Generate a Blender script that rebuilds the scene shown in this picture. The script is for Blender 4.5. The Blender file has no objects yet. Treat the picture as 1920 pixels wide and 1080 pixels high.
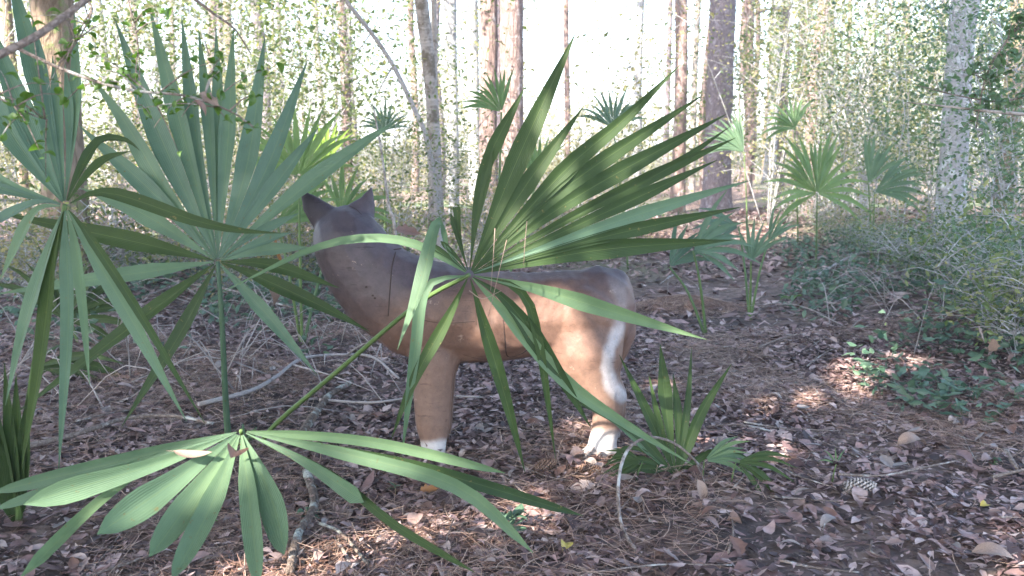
import bpy, bmesh, math, random
import numpy as np
from mathutils import Vector, Matrix, noise
random.seed(7); RNG = np.random.default_rng(11)
S = bpy.context.scene; COL = S.collection
R = math.radians

# ------------------------------------------------------------------ camera
F = 1660.0                                     # focal length in px of the 1920 px wide photograph
CAMH = 1.0
PITCH = math.atan(240 / F)
cam_d = bpy.data.cameras.new('camera'); cam = bpy.data.objects.new('camera', cam_d); COL.objects.link(cam)
cam.location = (0, 0, CAMH); cam.rotation_euler = (math.pi / 2 - PITCH, 0, 0)
cam_d.sensor_width = 36; cam_d.lens = 36 * F / 1920; cam_d.clip_start = 0.05; cam_d.clip_end = 2000
cam_d.dof.use_dof = True; cam_d.dof.focus_distance = 2.6; cam_d.dof.aperture_fstop = 6.0
S.camera = cam
# ------------------------------------------------------------------ light
SUN = Vector((-0.52, -0.60, 0.60)).normalized()    # direction towards the sun
w = bpy.data.worlds.new('World'); S.world = w; w.use_nodes = True
nt = w.node_tree; bg = nt.nodes['Background']
sky = nt.nodes.new('ShaderNodeTexSky'); sky.sky_type = 'NISHITA'; sky.sun_disc = False
sky.sun_elevation = math.asin(SUN.z); sky.sun_rotation = math.atan2(SUN.x, SUN.y)
sky.air_density = 1.0; sky.dust_density = 1.6; sky.ozone_density = 1.5
nt.links.new(sky.outputs[0], bg.inputs[0]); bg.inputs[1].default_value = 0.15
sd = bpy.data.lights.new('sun', 'SUN'); sd.energy = 4.2; sd.angle = R(0.53); sd.color = (1.0, 0.92, 0.82)
so = bpy.data.objects.new('sun', sd); COL.objects.link(so)
so.rotation_euler = (-SUN).to_track_quat('-Z', 'Y').to_euler(); so.location = (-6, -8, 9)
vs = S.view_settings; vs.view_transform = 'Standard'; vs.look = 'None'; vs.gamma = 1; vs.use_curve_mapping = False
vs.exposure = 2.9
S.render.engine = 'CYCLES'; S.cycles.use_denoising = True
S.cycles.max_bounces = 6; S.cycles.diffuse_bounces = 4; S.cycles.transmission_bounces = 3; S.cycles.transparent_max_bounces = 4
S.cycles.volume_bounces = 0

# ------------------------------------------------------------------ geometry helpers
FWD = Vector((0, math.cos(PITCH), -math.sin(PITCH))); UPV = Vector((0, math.sin(PITCH), math.cos(PITCH))); RT = Vector((1, 0, 0))
CP = Vector((0, 0, CAMH))
def P(px, py, d):
    return CP + d * (FWD + RT * ((px - 960) / F) + UPV * ((540 - py) / F))
def gz(x, y):
    n = noise.noise(Vector((x * 0.55, y * 0.55, 3.1))) * 0.05 + noise.noise(Vector((x * 2.3, y * 2.3, 7.7))) * 0.018
    bank = 0.10 * min(1, max(0, (x - 1.25 - 0.10 * y) / 0.8)) + 0.07 * min(1, max(0, (-x - 0.6 - 0.05 * y) / 1.2))
    far = max(0.0, min(1.0, (y - 6) / 20))
    return n * min(1, max(0, (y + 3) / 4)) * (1 + 1.5 * far) + bank + 0.25 * far * max(0, noise.noise(Vector((x * 0.12, y * 0.12, 0.3)))) * 2
def G(px, py, lift=0.0):
    d = FWD + RT * ((px - 960) / F) + UPV * ((540 - py) / F)
    z = 0
    for _ in range(4):
        t = (CAMH - z) / -d.z; p = CP + d * t; z = gz(p.x, p.y)
    return Vector((p.x, p.y, z + lift))
def mesh_np(name, V, Fc, UV=None):
    """V (n,3), Fc (m,k) all faces with k corners"""
    V = np.asarray(V, dtype=np.float32); Fc = np.asarray(Fc, dtype=np.int32); k = Fc.shape[1]; m = len(Fc)
    me = bpy.data.meshes.new(name); me.vertices.add(len(V)); me.vertices.foreach_set('co', V.ravel())
    me.loops.add(m * k); me.loops.foreach_set('vertex_index', Fc.ravel())
    me.polygons.add(m); me.polygons.foreach_set('loop_start', np.arange(m, dtype=np.int32) * k)
    me.polygons.foreach_set('loop_total', np.full(m, k, dtype=np.int32))
    me.polygons.foreach_set('use_smooth', np.ones(m, dtype=bool))
    me.update(calc_edges=True)
    if UV is not None:
        ul = me.uv_layers.new(name='UVMap'); ul.data.foreach_set('uv', np.asarray(UV, dtype=np.float32)[Fc.ravel()].ravel())
    me.validate()
    return me
class MB:
    def __init__(s): s.V = []; s.F = []; s.U = []; s.n = 0
    def add(s, V, Fc, U=None):
        V = np.asarray(V, dtype=float); s.V.append(V); s.F.append(np.asarray(Fc) + s.n); s.n += len(V)
        s.U.append(np.asarray(U, dtype=float) if U is not None else np.zeros((len(V), 2)))
    def mesh(s, name): return mesh_np(name, np.vstack(s.V), np.vstack(s.F), np.vstack(s.U))
def link(name, me, m, parent=None, loc=None):
    o = bpy.data.objects.new(name, me); COL.objects.link(o)
    if me is not None and m is not None and not me.materials: me.materials.append(m)
    if parent is not None:
        o.parent = parent
        o.matrix_parent_inverse = Matrix.Translation(-Vector(parent.location)) if parent.get('_pi') else Matrix()
    if loc is not None: o.location = loc
    return o
def thing(name, label, cat, loc=(0, 0, 0), group=None):
    o = bpy.data.objects.new(name, None); COL.objects.link(o); o.location = loc; o.empty_display_size = 0.1
    o['label'] = label; o['category'] = cat
    if group: o['group'] = group
    return o
def tag(o, label, cat, group=None, kind=None):
    if label: o['label'] = label
    if cat: o['category'] = cat
    if group: o['group'] = group
    if kind: o['kind'] = kind
    return o
def spline(pts, n):
    pts = [Vector(p) for p in pts]
    if len(pts) == 2: return [pts[0].lerp(pts[1], i / n) for i in range(n + 1)]
    P_ = [pts[0] * 2 - pts[1]] + pts + [pts[-1] * 2 - pts[-2]]; out = []
    segs = len(pts) - 1
    for i in range(n + 1):
        u = i / n * segs; k = min(int(u), segs - 1); t = u - k
        a, b, c, d = P_[k:k + 4]
        out.append(0.5 * ((2 * b) + (c - a) * t + (2 * a - 5 * b + 4 * c - d) * t * t + (3 * b - a - 3 * c + d) * t ** 3))
    return out
def tube(mb, pts, rads, n=8, rough=0.0, seed=0, freq=6):
    m = len(pts); V = []; U = []
    t0 = (pts[1] - pts[0]).normalized(); a = t0.orthogonal().normalized(); L = 0
    for i, p in enumerate(pts):
        t = (pts[min(i + 1, m - 1)] - pts[max(i - 1, 0)]).normalized()
        a = (a - t * a.dot(t)).normalized(); b = t.cross(a)
        if i: L += (p - pts[i - 1]).length
        for j in range(n):
            th = 2 * math.pi * j / n; dv = a * math.cos(th) + b * math.sin(th); r = rads[i]
            if rough: r *= 1 + rough * noise.noise((p + dv * r) * freq + Vector((seed, 0, 0)))
            V.append(p + dv * r); U.append((j / n, L))
    Fc = [(i * n + j, i * n + (j + 1) % n, (i + 1) * n + (j + 1) % n, (i + 1) * n + j) for i in range(m - 1) for j in range(n)]
    V.append(pts[0]); V.append(pts[-1]); U += [(0, 0), (0, L)]; c0 = len(V) - 2; c1 = len(V) - 1
    for j in range(0, n, 2):
        Fc.append((c0, (j + 2) % n, (j + 1) % n, j)); q = (m - 1) * n
        Fc.append((c1, q + j, q + (j + 1) % n, q + (j + 2) % n))
    mb.add([tuple(v) for v in V], Fc, U)

# ------------------------------------------------------------------ materials
def new_mat(name):
    m = bpy.data.materials.new(name); m.use_nodes = True; N = m.node_tree.nodes; N.clear()
    return m, N, m.node_tree.links
def ramp(N, L, fac, stops, interp='LINEAR'):
    r = N.new('ShaderNodeValToRGB'); r.color_ramp.interpolation = interp
    while len(r.color_ramp.elements) < len(stops): r.color_ramp.elements.new(0.5)
    for e, (p, c) in zip(r.color_ramp.elements, stops): e.position = p; e.color = (*c, 1)
    L.new(fac, r.inputs[0]); return r
def noise_node(N, L, vec, scale, detail=4, rough=0.6):
    n = N.new('ShaderNodeTexNoise'); n.inputs['Scale'].default_value = scale; n.inputs['Detail'].default_value = detail
    n.inputs['Roughness'].default_value = rough
    if vec is not None: L.new(vec, n.inputs['Vector'])
    return n
def mixc(N, L, fac, a, b, mode='MIX'):
    m = N.new('ShaderNodeMix'); m.data_type = 'RGBA'; m.blend_type = mode
    if isinstance(fac, (int, float)): m.inputs[0].default_value = fac
    else: L.new(fac, m.inputs[0])
    for s, v in ((6, a), (7, b)):
        if isinstance(v, tuple): m.inputs[s].default_value = (*v, 1)
        else: L.new(v, m.inputs[s])
    return m.outputs[2]
def leaf_mat(name, stops, transl=0.35, rough=0.5, spec=0.5, noise_amt=0.35, nscale=14, per_object=False, spots=None, tcol=None):
    m, N, L = new_mat(name)
    out = N.new('ShaderNodeOutputMaterial'); geo = N.new('ShaderNodeNewGeometry'); tc = N.new('ShaderNodeTexCoord')
    src = geo.outputs['Random Per Island']
    if per_object: src = N.new('ShaderNodeObjectInfo').outputs['Random']
    r = ramp(N, L, src, stops)
    nz = noise_node(N, L, tc.outputs['Object'], nscale, 5, 0.65)
    d = ramp(N, L, nz.outputs['Fac'], [(0.3, (1 - noise_amt,) * 3), (0.7, (1 + 0.0,) * 3)])
    c = mixc(N, L, 1.0, r.outputs[0], d.outputs[0], 'MULTIPLY')
    if spots:
        n2 = noise_node(N, L, tc.outputs['Object'], spots[1], 4, 0.7)
        k = ramp(N, L, n2.outputs['Fac'], [(spots[2], (0, 0, 0)), (spots[2] + 0.06, (1, 1, 1))])
        c = mixc(N, L, k.outputs[0], c, spots[0])
    b = N.new('ShaderNodeBsdfPrincipled'); b.inputs['Roughness'].default_value = rough; b.inputs['Specular IOR Level'].default_value = spec
    L.new(c, b.inputs['Base Color'])
    bp = N.new('ShaderNodeBump'); bp.inputs['Strength'].default_value = 0.25; bp.inputs['Distance'].default_value = 0.004
    L.new(nz.outputs['Fac'], bp.inputs['Height']); L.new(bp.outputs[0], b.inputs['Normal'])
    t = N.new('ShaderNodeBsdfTranslucent')
    if tcol: L.new(mixc(N, L, 1.0, c, tcol, 'MULTIPLY'), t.inputs[0])
    else: L.new(c, t.inputs[0])
    mx = N.new('ShaderNodeMixShader'); mx.inputs[0].default_value = transl
    L.new(b.outputs[0], mx.inputs[1]); L.new(t.outputs[0], mx.inputs[2]); L.new(mx.outputs[0], out.inputs[0])
    return m
def palm_mat(name, ca, cb, transl=0.3, rough=0.38):
    """long veins run along the strip: UV x across, y along (metres)"""
    m, N, L = new_mat(name)
    out = N.new('ShaderNodeOutputMaterial'); tc = N.new('ShaderNodeTexCoord'); oi = N.new('ShaderNodeObjectInfo')
    mp = N.new('ShaderNodeMapping'); mp.inputs['Scale'].default_value = (9, 1.2, 1); L.new(tc.outputs['UV'], mp.inputs[0])
    n1 = noise_node(N, L, mp.outputs[0], 3.0, 4, 0.6)
    n2 = noise_node(N, L, tc.outputs['Object'], 7, 4, 0.6)
    c = mixc(N, L, n1.outputs['Fac'], ca, cb)
    d = ramp(N, L, n2.outputs['Fac'], [(0.3, (0.75, 0.78, 0.75)), (0.7, (1.1, 1.06, 1.0))])
    c = mixc(N, L, 1.0, c, d.outputs[0], 'MULTIPLY')
    rr = ramp(N, L, oi.outputs['Random'], [(0, (0.82, 0.86, 0.9)), (1, (1.15, 1.1, 0.95))])
    c = mixc(N, L, 1.0, c, rr.outputs[0], 'MULTIPLY')
    n3 = noise_node(N, L, tc.outputs['Object'], 60, 3, 0.7)
    k = ramp(N, L, n3.outputs['Fac'], [(0.66, (0, 0, 0)), (0.74, (1, 1, 1))])
    c = mixc(N, L, k.outputs[0], c, (0.12, 0.10, 0.035))
    sx = N.new('ShaderNodeSeparateXYZ'); L.new(tc.outputs['UV'], sx.inputs[0])
    # yellowing along the last centimetres and paler midrib
    mid = N.new('ShaderNodeMath'); mid.operation = 'ABSOLUTE'; L.new(sx.outputs[0], mid.inputs[0])
    mr = ramp(N, L, mid.outputs[0], [(0.0, (1, 1, 1)), (0.07, (0, 0, 0))])
    c = mixc(N, L, mr.outputs[0], c, mixc(N, L, 0.18, c, (0.22, 0.28, 0.10)))
    b = N.new('ShaderNodeBsdfPrincipled'); b.inputs['Roughness'].default_value = rough; b.inputs['Specular IOR Level'].default_value = 0.28
    L.new(c, b.inputs['Base Color'])
    wv = N.new('ShaderNodeMath'); wv.operation = 'SINE'; mu = N.new('ShaderNodeMath'); mu.operation = 'MULTIPLY'; mu.inputs[1].default_value = 38
    L.new(sx.outputs[0], mu.inputs[0]); L.new(mu.outputs[0], wv.inputs[0])
    bp = N.new('ShaderNodeBump'); bp.inputs['Strength'].default_value = 0.35; bp.inputs['Distance'].default_value = 0.001
    L.new(wv.outputs[0], bp.inputs['Height']); L.new(bp.outputs[0], b.inputs['Normal'])
    t = N.new('ShaderNodeBsdfTranslucent'); L.new(mixc(N, L, 1.0, c, (1.6, 1.7, 0.7), 'MULTIPLY'), t.inputs[0])
    mx = N.new('ShaderNodeMixShader'); mx.inputs[0].default_value = transl
    L.new(b.outputs[0], mx.inputs[1]); L.new(t.outputs[0], mx.inputs[2]); L.new(mx.outputs[0], out.inputs[0])
    return m
def bark_mat(name, ca, cb, cc=None, sc=(14, 14, 3), bump=0.6, lich=0.62, cells=0.6):
    m, N, L = new_mat(name)
    out = N.new('ShaderNodeOutputMaterial'); tc = N.new('ShaderNodeTexCoord')
    mp = N.new('ShaderNodeMapping'); mp.inputs['Scale'].default_value = sc; L.new(tc.outputs['Object'], mp.inputs[0])
    wn = noise_node(N, L, mp.outputs[0], 1.2, 4, 0.6)
    v = N.new('ShaderNodeTexVoronoi'); v.feature = 'DISTANCE_TO_EDGE'; v.inputs['Scale'].default_value = 1.0
    wn.inputs['Scale'].default_value = 1.6; L.new(mixc(N, L, 1.0, mp.outputs[0], mixc(N, L, 1.0, wn.outputs['Color'], (1.1, 1.1, 1.1), 'MULTIPLY'), 'ADD'), v.inputs['Vector'])
    k = ramp(N, L, v.outputs['Distance'], [(0.0, (1 - cells,) * 3), (0.22, (1, 1, 1))])
    n = noise_node(N, L, mp.outputs[0], 2.5, 6, 0.7)
    c = mixc(N, L, n.outputs['Fac'], ca, cb)
    c = mixc(N, L, k.outputs[0], tuple(x * 0.45 for x in ca), c)
    if cc:
        n2 = noise_node(N, L, tc.outputs['Object'], 9, 5, 0.7)
        kk = ramp(N, L, n2.outputs['Fac'], [(lich - 0.06, (0, 0, 0)), (lich + 0.04, (1, 1, 1))])
        c = mixc(N, L, kk.outputs[0], c, cc)
    b = N.new('ShaderNodeBsdfPrincipled'); b.inputs['Roughness'].default_value = 0.9; b.inputs['Specular IOR Level'].default_value = 0.2
    L.new(c, b.inputs['Base Color'])
    ad = N.new('ShaderNodeMath'); ad.operation = 'ADD'; L.new(k.outputs[0], ad.inputs[0]); L.new(n.outputs['Fac'], ad.inputs[1])
    bp = N.new('ShaderNodeBump'); bp.inputs['Strength'].default_value = bump; bp.inputs['Distance'].default_value = 0.02
    L.new(ad.outputs[0], bp.inputs['Height']); L.new(bp.outputs[0], b.inputs['Normal'])
    L.new(b.outputs[0], out.inputs[0]); return m

M = {}
M['palm_blue'] = palm_mat('palm_blue', (0.070, 0.132, 0.098), (0.108, 0.178, 0.132), 0.18, 0.40)  # bluish base carries the sky reflected on the fans
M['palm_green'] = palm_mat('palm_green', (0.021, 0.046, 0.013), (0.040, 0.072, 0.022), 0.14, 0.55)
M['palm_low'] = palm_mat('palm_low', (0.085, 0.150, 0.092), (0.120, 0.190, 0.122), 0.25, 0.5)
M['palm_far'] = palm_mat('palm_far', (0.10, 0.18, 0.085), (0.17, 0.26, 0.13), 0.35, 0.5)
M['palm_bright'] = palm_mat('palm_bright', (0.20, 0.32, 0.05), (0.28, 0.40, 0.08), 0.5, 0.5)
M['petiole'] = palm_mat('petiole', (0.065, 0.115, 0.035), (0.10, 0.16, 0.055), 0.0, 0.5)
M['holly'] = leaf_mat('holly', [(0, (0.045, 0.10, 0.02)), (0.6, (0.08, 0.16, 0.03)), (1, (0.14, 0.22, 0.05))], 0.4, 0.4, 0.5, tcol=(1.5, 1.6, 0.6))
M['shrub'] = leaf_mat('shrub', [(0, (0.07, 0.11, 0.045)), (0.5, (0.13, 0.18, 0.075)), (0.85, (0.22, 0.25, 0.12)), (1, (0.34, 0.31, 0.18))], 0.45, 0.5, 0.4, tcol=(1.5, 1.5, 0.7))
M['shrub_cool'] = leaf_mat('shrub_cool', [(0, (0.06, 0.115, 0.065)), (0.6, (0.11, 0.18, 0.10)), (1, (0.18, 0.26, 0.15))], 0.40, 0.45, 0.5, tcol=(1.3, 1.5, 0.8))
M['shrub_warm'] = leaf_mat('shrub_warm', [(0, (0.15, 0.17, 0.085)), (0.5, (0.26, 0.26, 0.13)), (1, (0.44, 0.38, 0.23))], 0.45, 0.6, 0.3, tcol=(1.4, 1.3, 0.7))
M['canopy'] = leaf_mat('canopy', [(0, (0.04, 0.08, 0.02)), (1, (0.09, 0.14, 0.04))], 0.2, 0.5, 0.4)
LIT = [(0, (0.040, 0.024, 0.024)), (0.25, (0.110, 0.064, 0.060)), (0.5, (0.240, 0.150, 0.140)), (0.7, (0.365, 0.245, 0.230)), (0.93, (0.50, 0.385, 0.355)), (0.97, (0.55, 0.44, 0.40)), (1, (0.26, 0.145, 0.10))]
M['litter'] = leaf_mat('litter', LIT, 0.12, 0.55, 0.4, 0.45, 40)
M['fallen'] = leaf_mat('fallen', LIT, 0.12, 0.5, 0.45, 0.4, 60, per_object=True)
M['tan_leaf'] = leaf_mat('tan_leaf', [(0, (0.26, 0.18, 0.14)), (1, (0.32, 0.23, 0.18))], 0.15, 0.5, 0.4, 0.4, 30)
M['brown_leaf'] = leaf_mat('brown_leaf', [(0, (0.20, 0.10, 0.07)), (1, (0.24, 0.13, 0.09))], 0.12, 0.45, 0.5, 0.4, 30)
M['orange_leaf'] = leaf_mat('orange_leaf', [(0, (0.40, 0.16, 0.05)), (1, (0.42, 0.2, 0.07))], 0.2, 0.5, 0.4, 0.4, 30)
M['yellow_leaf'] = leaf_mat('yellow_leaf', [(0, (0.50, 0.40, 0.08)), (1, (0.52, 0.42, 0.1))], 0.3, 0.5, 0.4, 0.3, 30)
M['needle'] = leaf_mat('needle', [(0, (0.10, 0.050, 0.034)), (0.5, (0.24, 0.135, 0.095)), (1, (0.46, 0.33, 0.25))], 0.0, 0.5, 0.5, 0.2, 5)
M['weed'] = leaf_mat('weed', [(0, (0.05, 0.11, 0.065)), (1, (0.13, 0.21, 0.13))], 0.3, 0.4, 0.5)
M['twig'] = bark_mat('twig', (0.16, 0.12, 0.10), (0.32, 0.27, 0.24), (0.42, 0.42, 0.40), (60, 60, 60), 0.5, 0.60)
M['pale_stick'] = bark_mat('pale_stick', (0.26, 0.235, 0.225), (0.44, 0.41, 0.40), (0.16, 0.13, 0.12), (50, 50, 50), 0.5, 0.66, 0.2)
M['rotten'] = bark_mat('rotten', (0.10, 0.075, 0.06), (0.22, 0.17, 0.14), (0.36, 0.38, 0.34), (40, 40, 40), 0.6, 0.58)
M['pine'] = bark_mat('pine', (0.13, 0.105, 0.115), (0.215, 0.18, 0.195), (0.26, 0.235, 0.26), (20, 20, 9), 0.9, 0.60, 0.45)  # purple-grey base stands in for shade on the big pine
M['pine_red'] = bark_mat('pine_red', (0.18, 0.125, 0.11), (0.33, 0.24, 0.22), (0.42, 0.38, 0.37), (16, 16, 4), 0.8, 0.62)
M['pale'] = bark_mat('pale', (0.25, 0.215, 0.195), (0.46, 0.42, 0.39), (0.15, 0.125, 0.10), (6, 6, 34), 0.35, 0.54, 0.25)
M['gray'] = bark_mat('gray', (0.22, 0.21, 0.21), (0.40, 0.39, 0.39), (0.46, 0.48, 0.48), (9, 9, 12), 0.5, 0.58, 0.2)
M['brown_bark'] = bark_mat('brown_bark', (0.17, 0.125, 0.09), (0.34, 0.26, 0.20), (0.16, 0.20, 0.08), (12, 12, 4), 0.8, 0.60)

# ground material
def ground_mat():
    m, N, L = new_mat('forest_floor'); out = N.new('ShaderNodeOutputMaterial'); tc = N.new('ShaderNodeTexCoord')
    v = N.new('ShaderNodeTexVoronoi'); v.inputs['Scale'].default_value = 26; v.inputs['Randomness'].default_value = 1
    n0 = noise_node(N, L, tc.outputs['Object'], 9, 4, 0.6)
    L.new(mixc(N, L, 0.12, tc.outputs['Object'], n0.outputs['Color'], 'ADD'), v.inputs['Vector'])
    sp = N.new('ShaderNodeSeparateColor'); L.new(v.outputs['Color'], sp.inputs[0])
    c1 = ramp(N, L, sp.outputs[0], [(0, (0.07, 0.045, 0.035)), (0.4, (0.16, 0.10, 0.075)), (0.75, (0.27, 0.18, 0.14)), (1, (0.40, 0.30, 0.24))])
    n1 = noise_node(N, L, tc.outputs['Object'], 1.3, 5, 0.6)
    soil = noise_node(N, L, tc.outputs['Object'], 30, 6, 0.7)
    sc = ramp(N, L, soil.outputs['Fac'], [(0.3, (0.016, 0.012, 0.012)), (0.7, (0.085, 0.062, 0.060))])
    k = ramp(N, L, n1.outputs['Fac'], [(0.40, (0, 0, 0)), (0.52, (1, 1, 1))])
    ln = N.new('ShaderNodeVectorMath'); ln.operation = 'LENGTH'; L.new(tc.outputs['Object'], ln.inputs[0])
    nearf = N.new('ShaderNodeMapRange'); nearf.inputs[1].default_value = 5; nearf.inputs[2].default_value = 11; L.new(ln.outputs['Value'], nearf.inputs[0])
    mxk = N.new('ShaderNodeMath'); mxk.operation = 'MAXIMUM'; L.new(nearf.outputs[0], mxk.inputs[0])
    kh = N.new('ShaderNodeMath'); kh.operation = 'MULTIPLY'; kh.inputs[1].default_value = 0.55; L.new(k.outputs[0], kh.inputs[0]); L.new(kh.outputs[0], mxk.inputs[1])
    c = mixc(N, L, mxk.outputs[0], sc.outputs[0], c1.outputs[0])
    n3 = noise_node(N, L, tc.outputs['Object'], 0.35, 4, 0.6)
    g = ramp(N, L, n3.outputs['Fac'], [(0.48, (0, 0, 0)), (0.62, (1, 1, 1))])
    gm = N.new('ShaderNodeMath'); gm.operation = 'MULTIPLY'; L.new(g.outputs[0], gm.inputs[0]); L.new(nearf.outputs[0], gm.inputs[1])
    c = mixc(N, L, gm.outputs[0], c, (0.10, 0.14, 0.06))
    b = N.new('ShaderNodeBsdfPrincipled'); b.inputs['Roughness'].default_value = 0.9; L.new(c, b.inputs['Base Color'])
    bp = N.new('ShaderNodeBump'); bp.inputs['Strength'].default_value = 0.7; bp.inputs['Distance'].default_value = 0.02
    ad = N.new('ShaderNodeMath'); ad.operation = 'ADD'; L.new(soil.outputs['Fac'], ad.inputs[0]); L.new(sp.outputs[1], ad.inputs[1])
    L.new(ad.outputs[0], bp.inputs['Height']); L.new(bp.outputs[0], b.inputs['Normal']); L.new(b.outputs[0], out.inputs[0]); return m

# ------------------------------------------------------------------ ground sheet
def axis(dense_a, dense_b, step, far_a, far_b):
    a = list(np.arange(dense_a, dense_b, step)); s = step; x = dense_b
    while x < far_b: a.append(x); s *= 1.25; x += s
    a.append(far_b); s = step; x = dense_a - step; pre = []
    while x > far_a: pre.append(x); s *= 1.25; x -= s
    pre.append(far_a); return pre[::-1] + a
xs = axis(-5, 6, 0.07, -700, 700); ys = axis(0.5, 12, 0.07, -300, 1200)
V = [(x, y, gz(x, y)) for y in ys for x in xs]; nx = len(xs)
Fc = [(j * nx + i, j * nx + i + 1, (j + 1) * nx + i + 1, (j + 1) * nx + i) for j in range(len(ys) - 1) for i in range(nx - 1)]
g = link('ground', mesh_np('ground', V, Fc), ground_mat()); tag(g, None, None, kind='structure')

# ------------------------------------------------------------------ palmetto leaflets and fronds
def leaflet_geo(mb, hub, pts, wmax, dth, N_, blunt=False, n=14, twist=0.0, fold=0.38, r0=0.012, cut=False):
    sp = spline([hub] + pts, n * 2)
    # resample by length
    ln = [0]
    for i in range(1, len(sp)): ln.append(ln[-1] + (sp[i] - sp[i - 1]).length)
    T = ln[-1]; V = []; U = []; tan_h = math.tan(dth / 2)
    for i in range(n + 1):
        t = (i / n) ** 1.15; s = max(r0, t * T) if i else r0
        k = max(1, min(len(sp) - 1, next((q for q in range(len(ln)) if ln[q] >= s), len(sp) - 1)))
        f = (s - ln[k - 1]) / max(1e-6, ln[k] - ln[k - 1]); p = sp[k - 1].lerp(sp[k], min(1, f))
        tg = (sp[min(k + 1, len(sp) - 1)] - sp[max(k - 2, 0)]).normalized()
        nn = (N_ - tg * N_.dot(tg))
        nn = nn.normalized() if nn.length > 0.15 else tg.orthogonal().normalized()
        side = tg.cross(nn).normalized()
        if twist: side = Matrix.Rotation(twist * t, 3, tg) @ side; nn = Matrix.Rotation(twist * t, 3, tg) @ nn
        u = s / T
        if blunt:
            prof = (0.55 + 0.45 * math.sin(min(1, u / 0.62) * math.pi / 2)) if u < 0.62 else max(0.0, 1 - ((u - 0.62) / 0.38) ** 2.6) ** 0.7
        elif cut: prof = 1
        else:
            prof = 1.0 if u < 0.42 else max(0.0, 1 - ((u - 0.42) / 0.58) ** 1.45)
        hw = min(s * tan_h, wmax / 2 * prof); hw = max(hw, 0.0006)
        fd = fold * hw
        wob = 0.0016 * noise.noise(p * 23)
        for q, v in enumerate((-1, -0.5, 0, 0.5, 1)):
            dz = (-fd if q == 2 else (-fd * 0.45 if q in (1, 3) else 0)) + wob * (1 if q % 2 else -0.5)
            V.append(p + side * (hw * v) + nn * dz); U.append((v, s))
    Fc = [(i * 5 + j, i * 5 + j + 1, (i + 1) * 5 + j + 1, (i + 1) * 5 + j) for i in range(n) for j in range(4)]
    mb.add([tuple(v) for v in V], Fc, U)
def frond(plant, hub, leaves, dfun, mat, pet=None, pr=0.006, blunt=False, join=False, wdef=36, N_=None, sag=0.03, n=14, cap=16, label=None, pmat=None):
    """hub=(px,py,d); leaves=[dict|tuple]; each = (list of (px,py[,d]) , width px, options)"""
    hx, hy, hd = hub; H = P(*hub)
    rel = Vector(plant.location)
    if N_ is None:
        a = P(hx + 100, hy, dfun(hx + 100, hy)) - H; b = P(hx, hy - 100, dfun(hx, hy - 100)) - H
        N_ = -(a.cross(b)).normalized()
        if N_.dot(CP - H) < 0: N_ = -N_
    L_ = []
    for lf in leaves:
        pts = lf[0]; wd = lf[1] if len(lf) > 1 else wdef; op = lf[2] if len(lf) > 2 else {}
        q = [(*p, dfun(p[0], p[1])) if len(p) == 2 else p for p in pts]
        a0 = math.atan2(q[0][1] - hy, q[0][0] - hx)
        L_.append([a0, q, wd, op])
    L_.sort(key=lambda z: z[0]); m = len(L_)
    base = MB()
    # hub knuckle (hastula) and petiole
    if pet is not None:
        pp = spline([H - rel] + [Vector(p) - rel for p in pet], 16)
        tube(base, pp, [pr * (0.75 + 0.55 * i / 16) for i in range(17)], 8)
    else:
        tube(base, spline([H - rel, H - rel + Vector((0, 0.02, -0.04))], 3), [0.006] * 4, 6)
    jm = MB() if join else None
    fo = link('frond', base.mesh('frond'), pmat or M['petiole'], plant)
    if label: fo['label'] = label
    for i, (a0, q, wd, op) in enumerate(L_):
        g1 = (L_[(i + 1) % m][0] - a0) % (2 * math.pi); g0 = (a0 - L_[i - 1][0]) % (2 * math.pi)
        dth = min(g0 if g0 > 0 else 9, g1 if g1 > 0 else 9) if op.get('tight') else 0.5 * (min(g0, R(cap)) + min(g1, R(cap)))
        dth = max(R(3.0), min(dth, R(cap))) * 1.04
        pts3 = [P(*p) for p in q]
        if len(pts3) == 1:
            mid = H.lerp(pts3[0], 0.55); Ln = (pts3[0] - H).length
            mid += Vector((0, 0, 1)) * sag * Ln * random.uniform(0.4, 1.5) + N_ * Ln * random.uniform(-0.02, 0.03)
            pts3 = [mid, pts3[0]]
        wm = wd / F * q[-1][2]
        mb = jm if join else MB()
        leaflet_geo(mb, H - rel, [p - rel for p in pts3], wm, dth, N_, blunt or op.get('blunt', False), n, op.get('twist', random.uniform(-0.25, 0.25)), cut=op.get('cut', False))
        if not join: 
            lo = link('leaflet', mb.mesh('leaflet'), op.get('mat') or mat, fo)
            if op.get('label'): lo['label'] = op['label']
    if join:
        link('leaf_blade', jm.mesh('leaf_blade'), mat, fo)
    return fo
PG = 'palmetto plants growing in the undergrowth'
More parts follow.
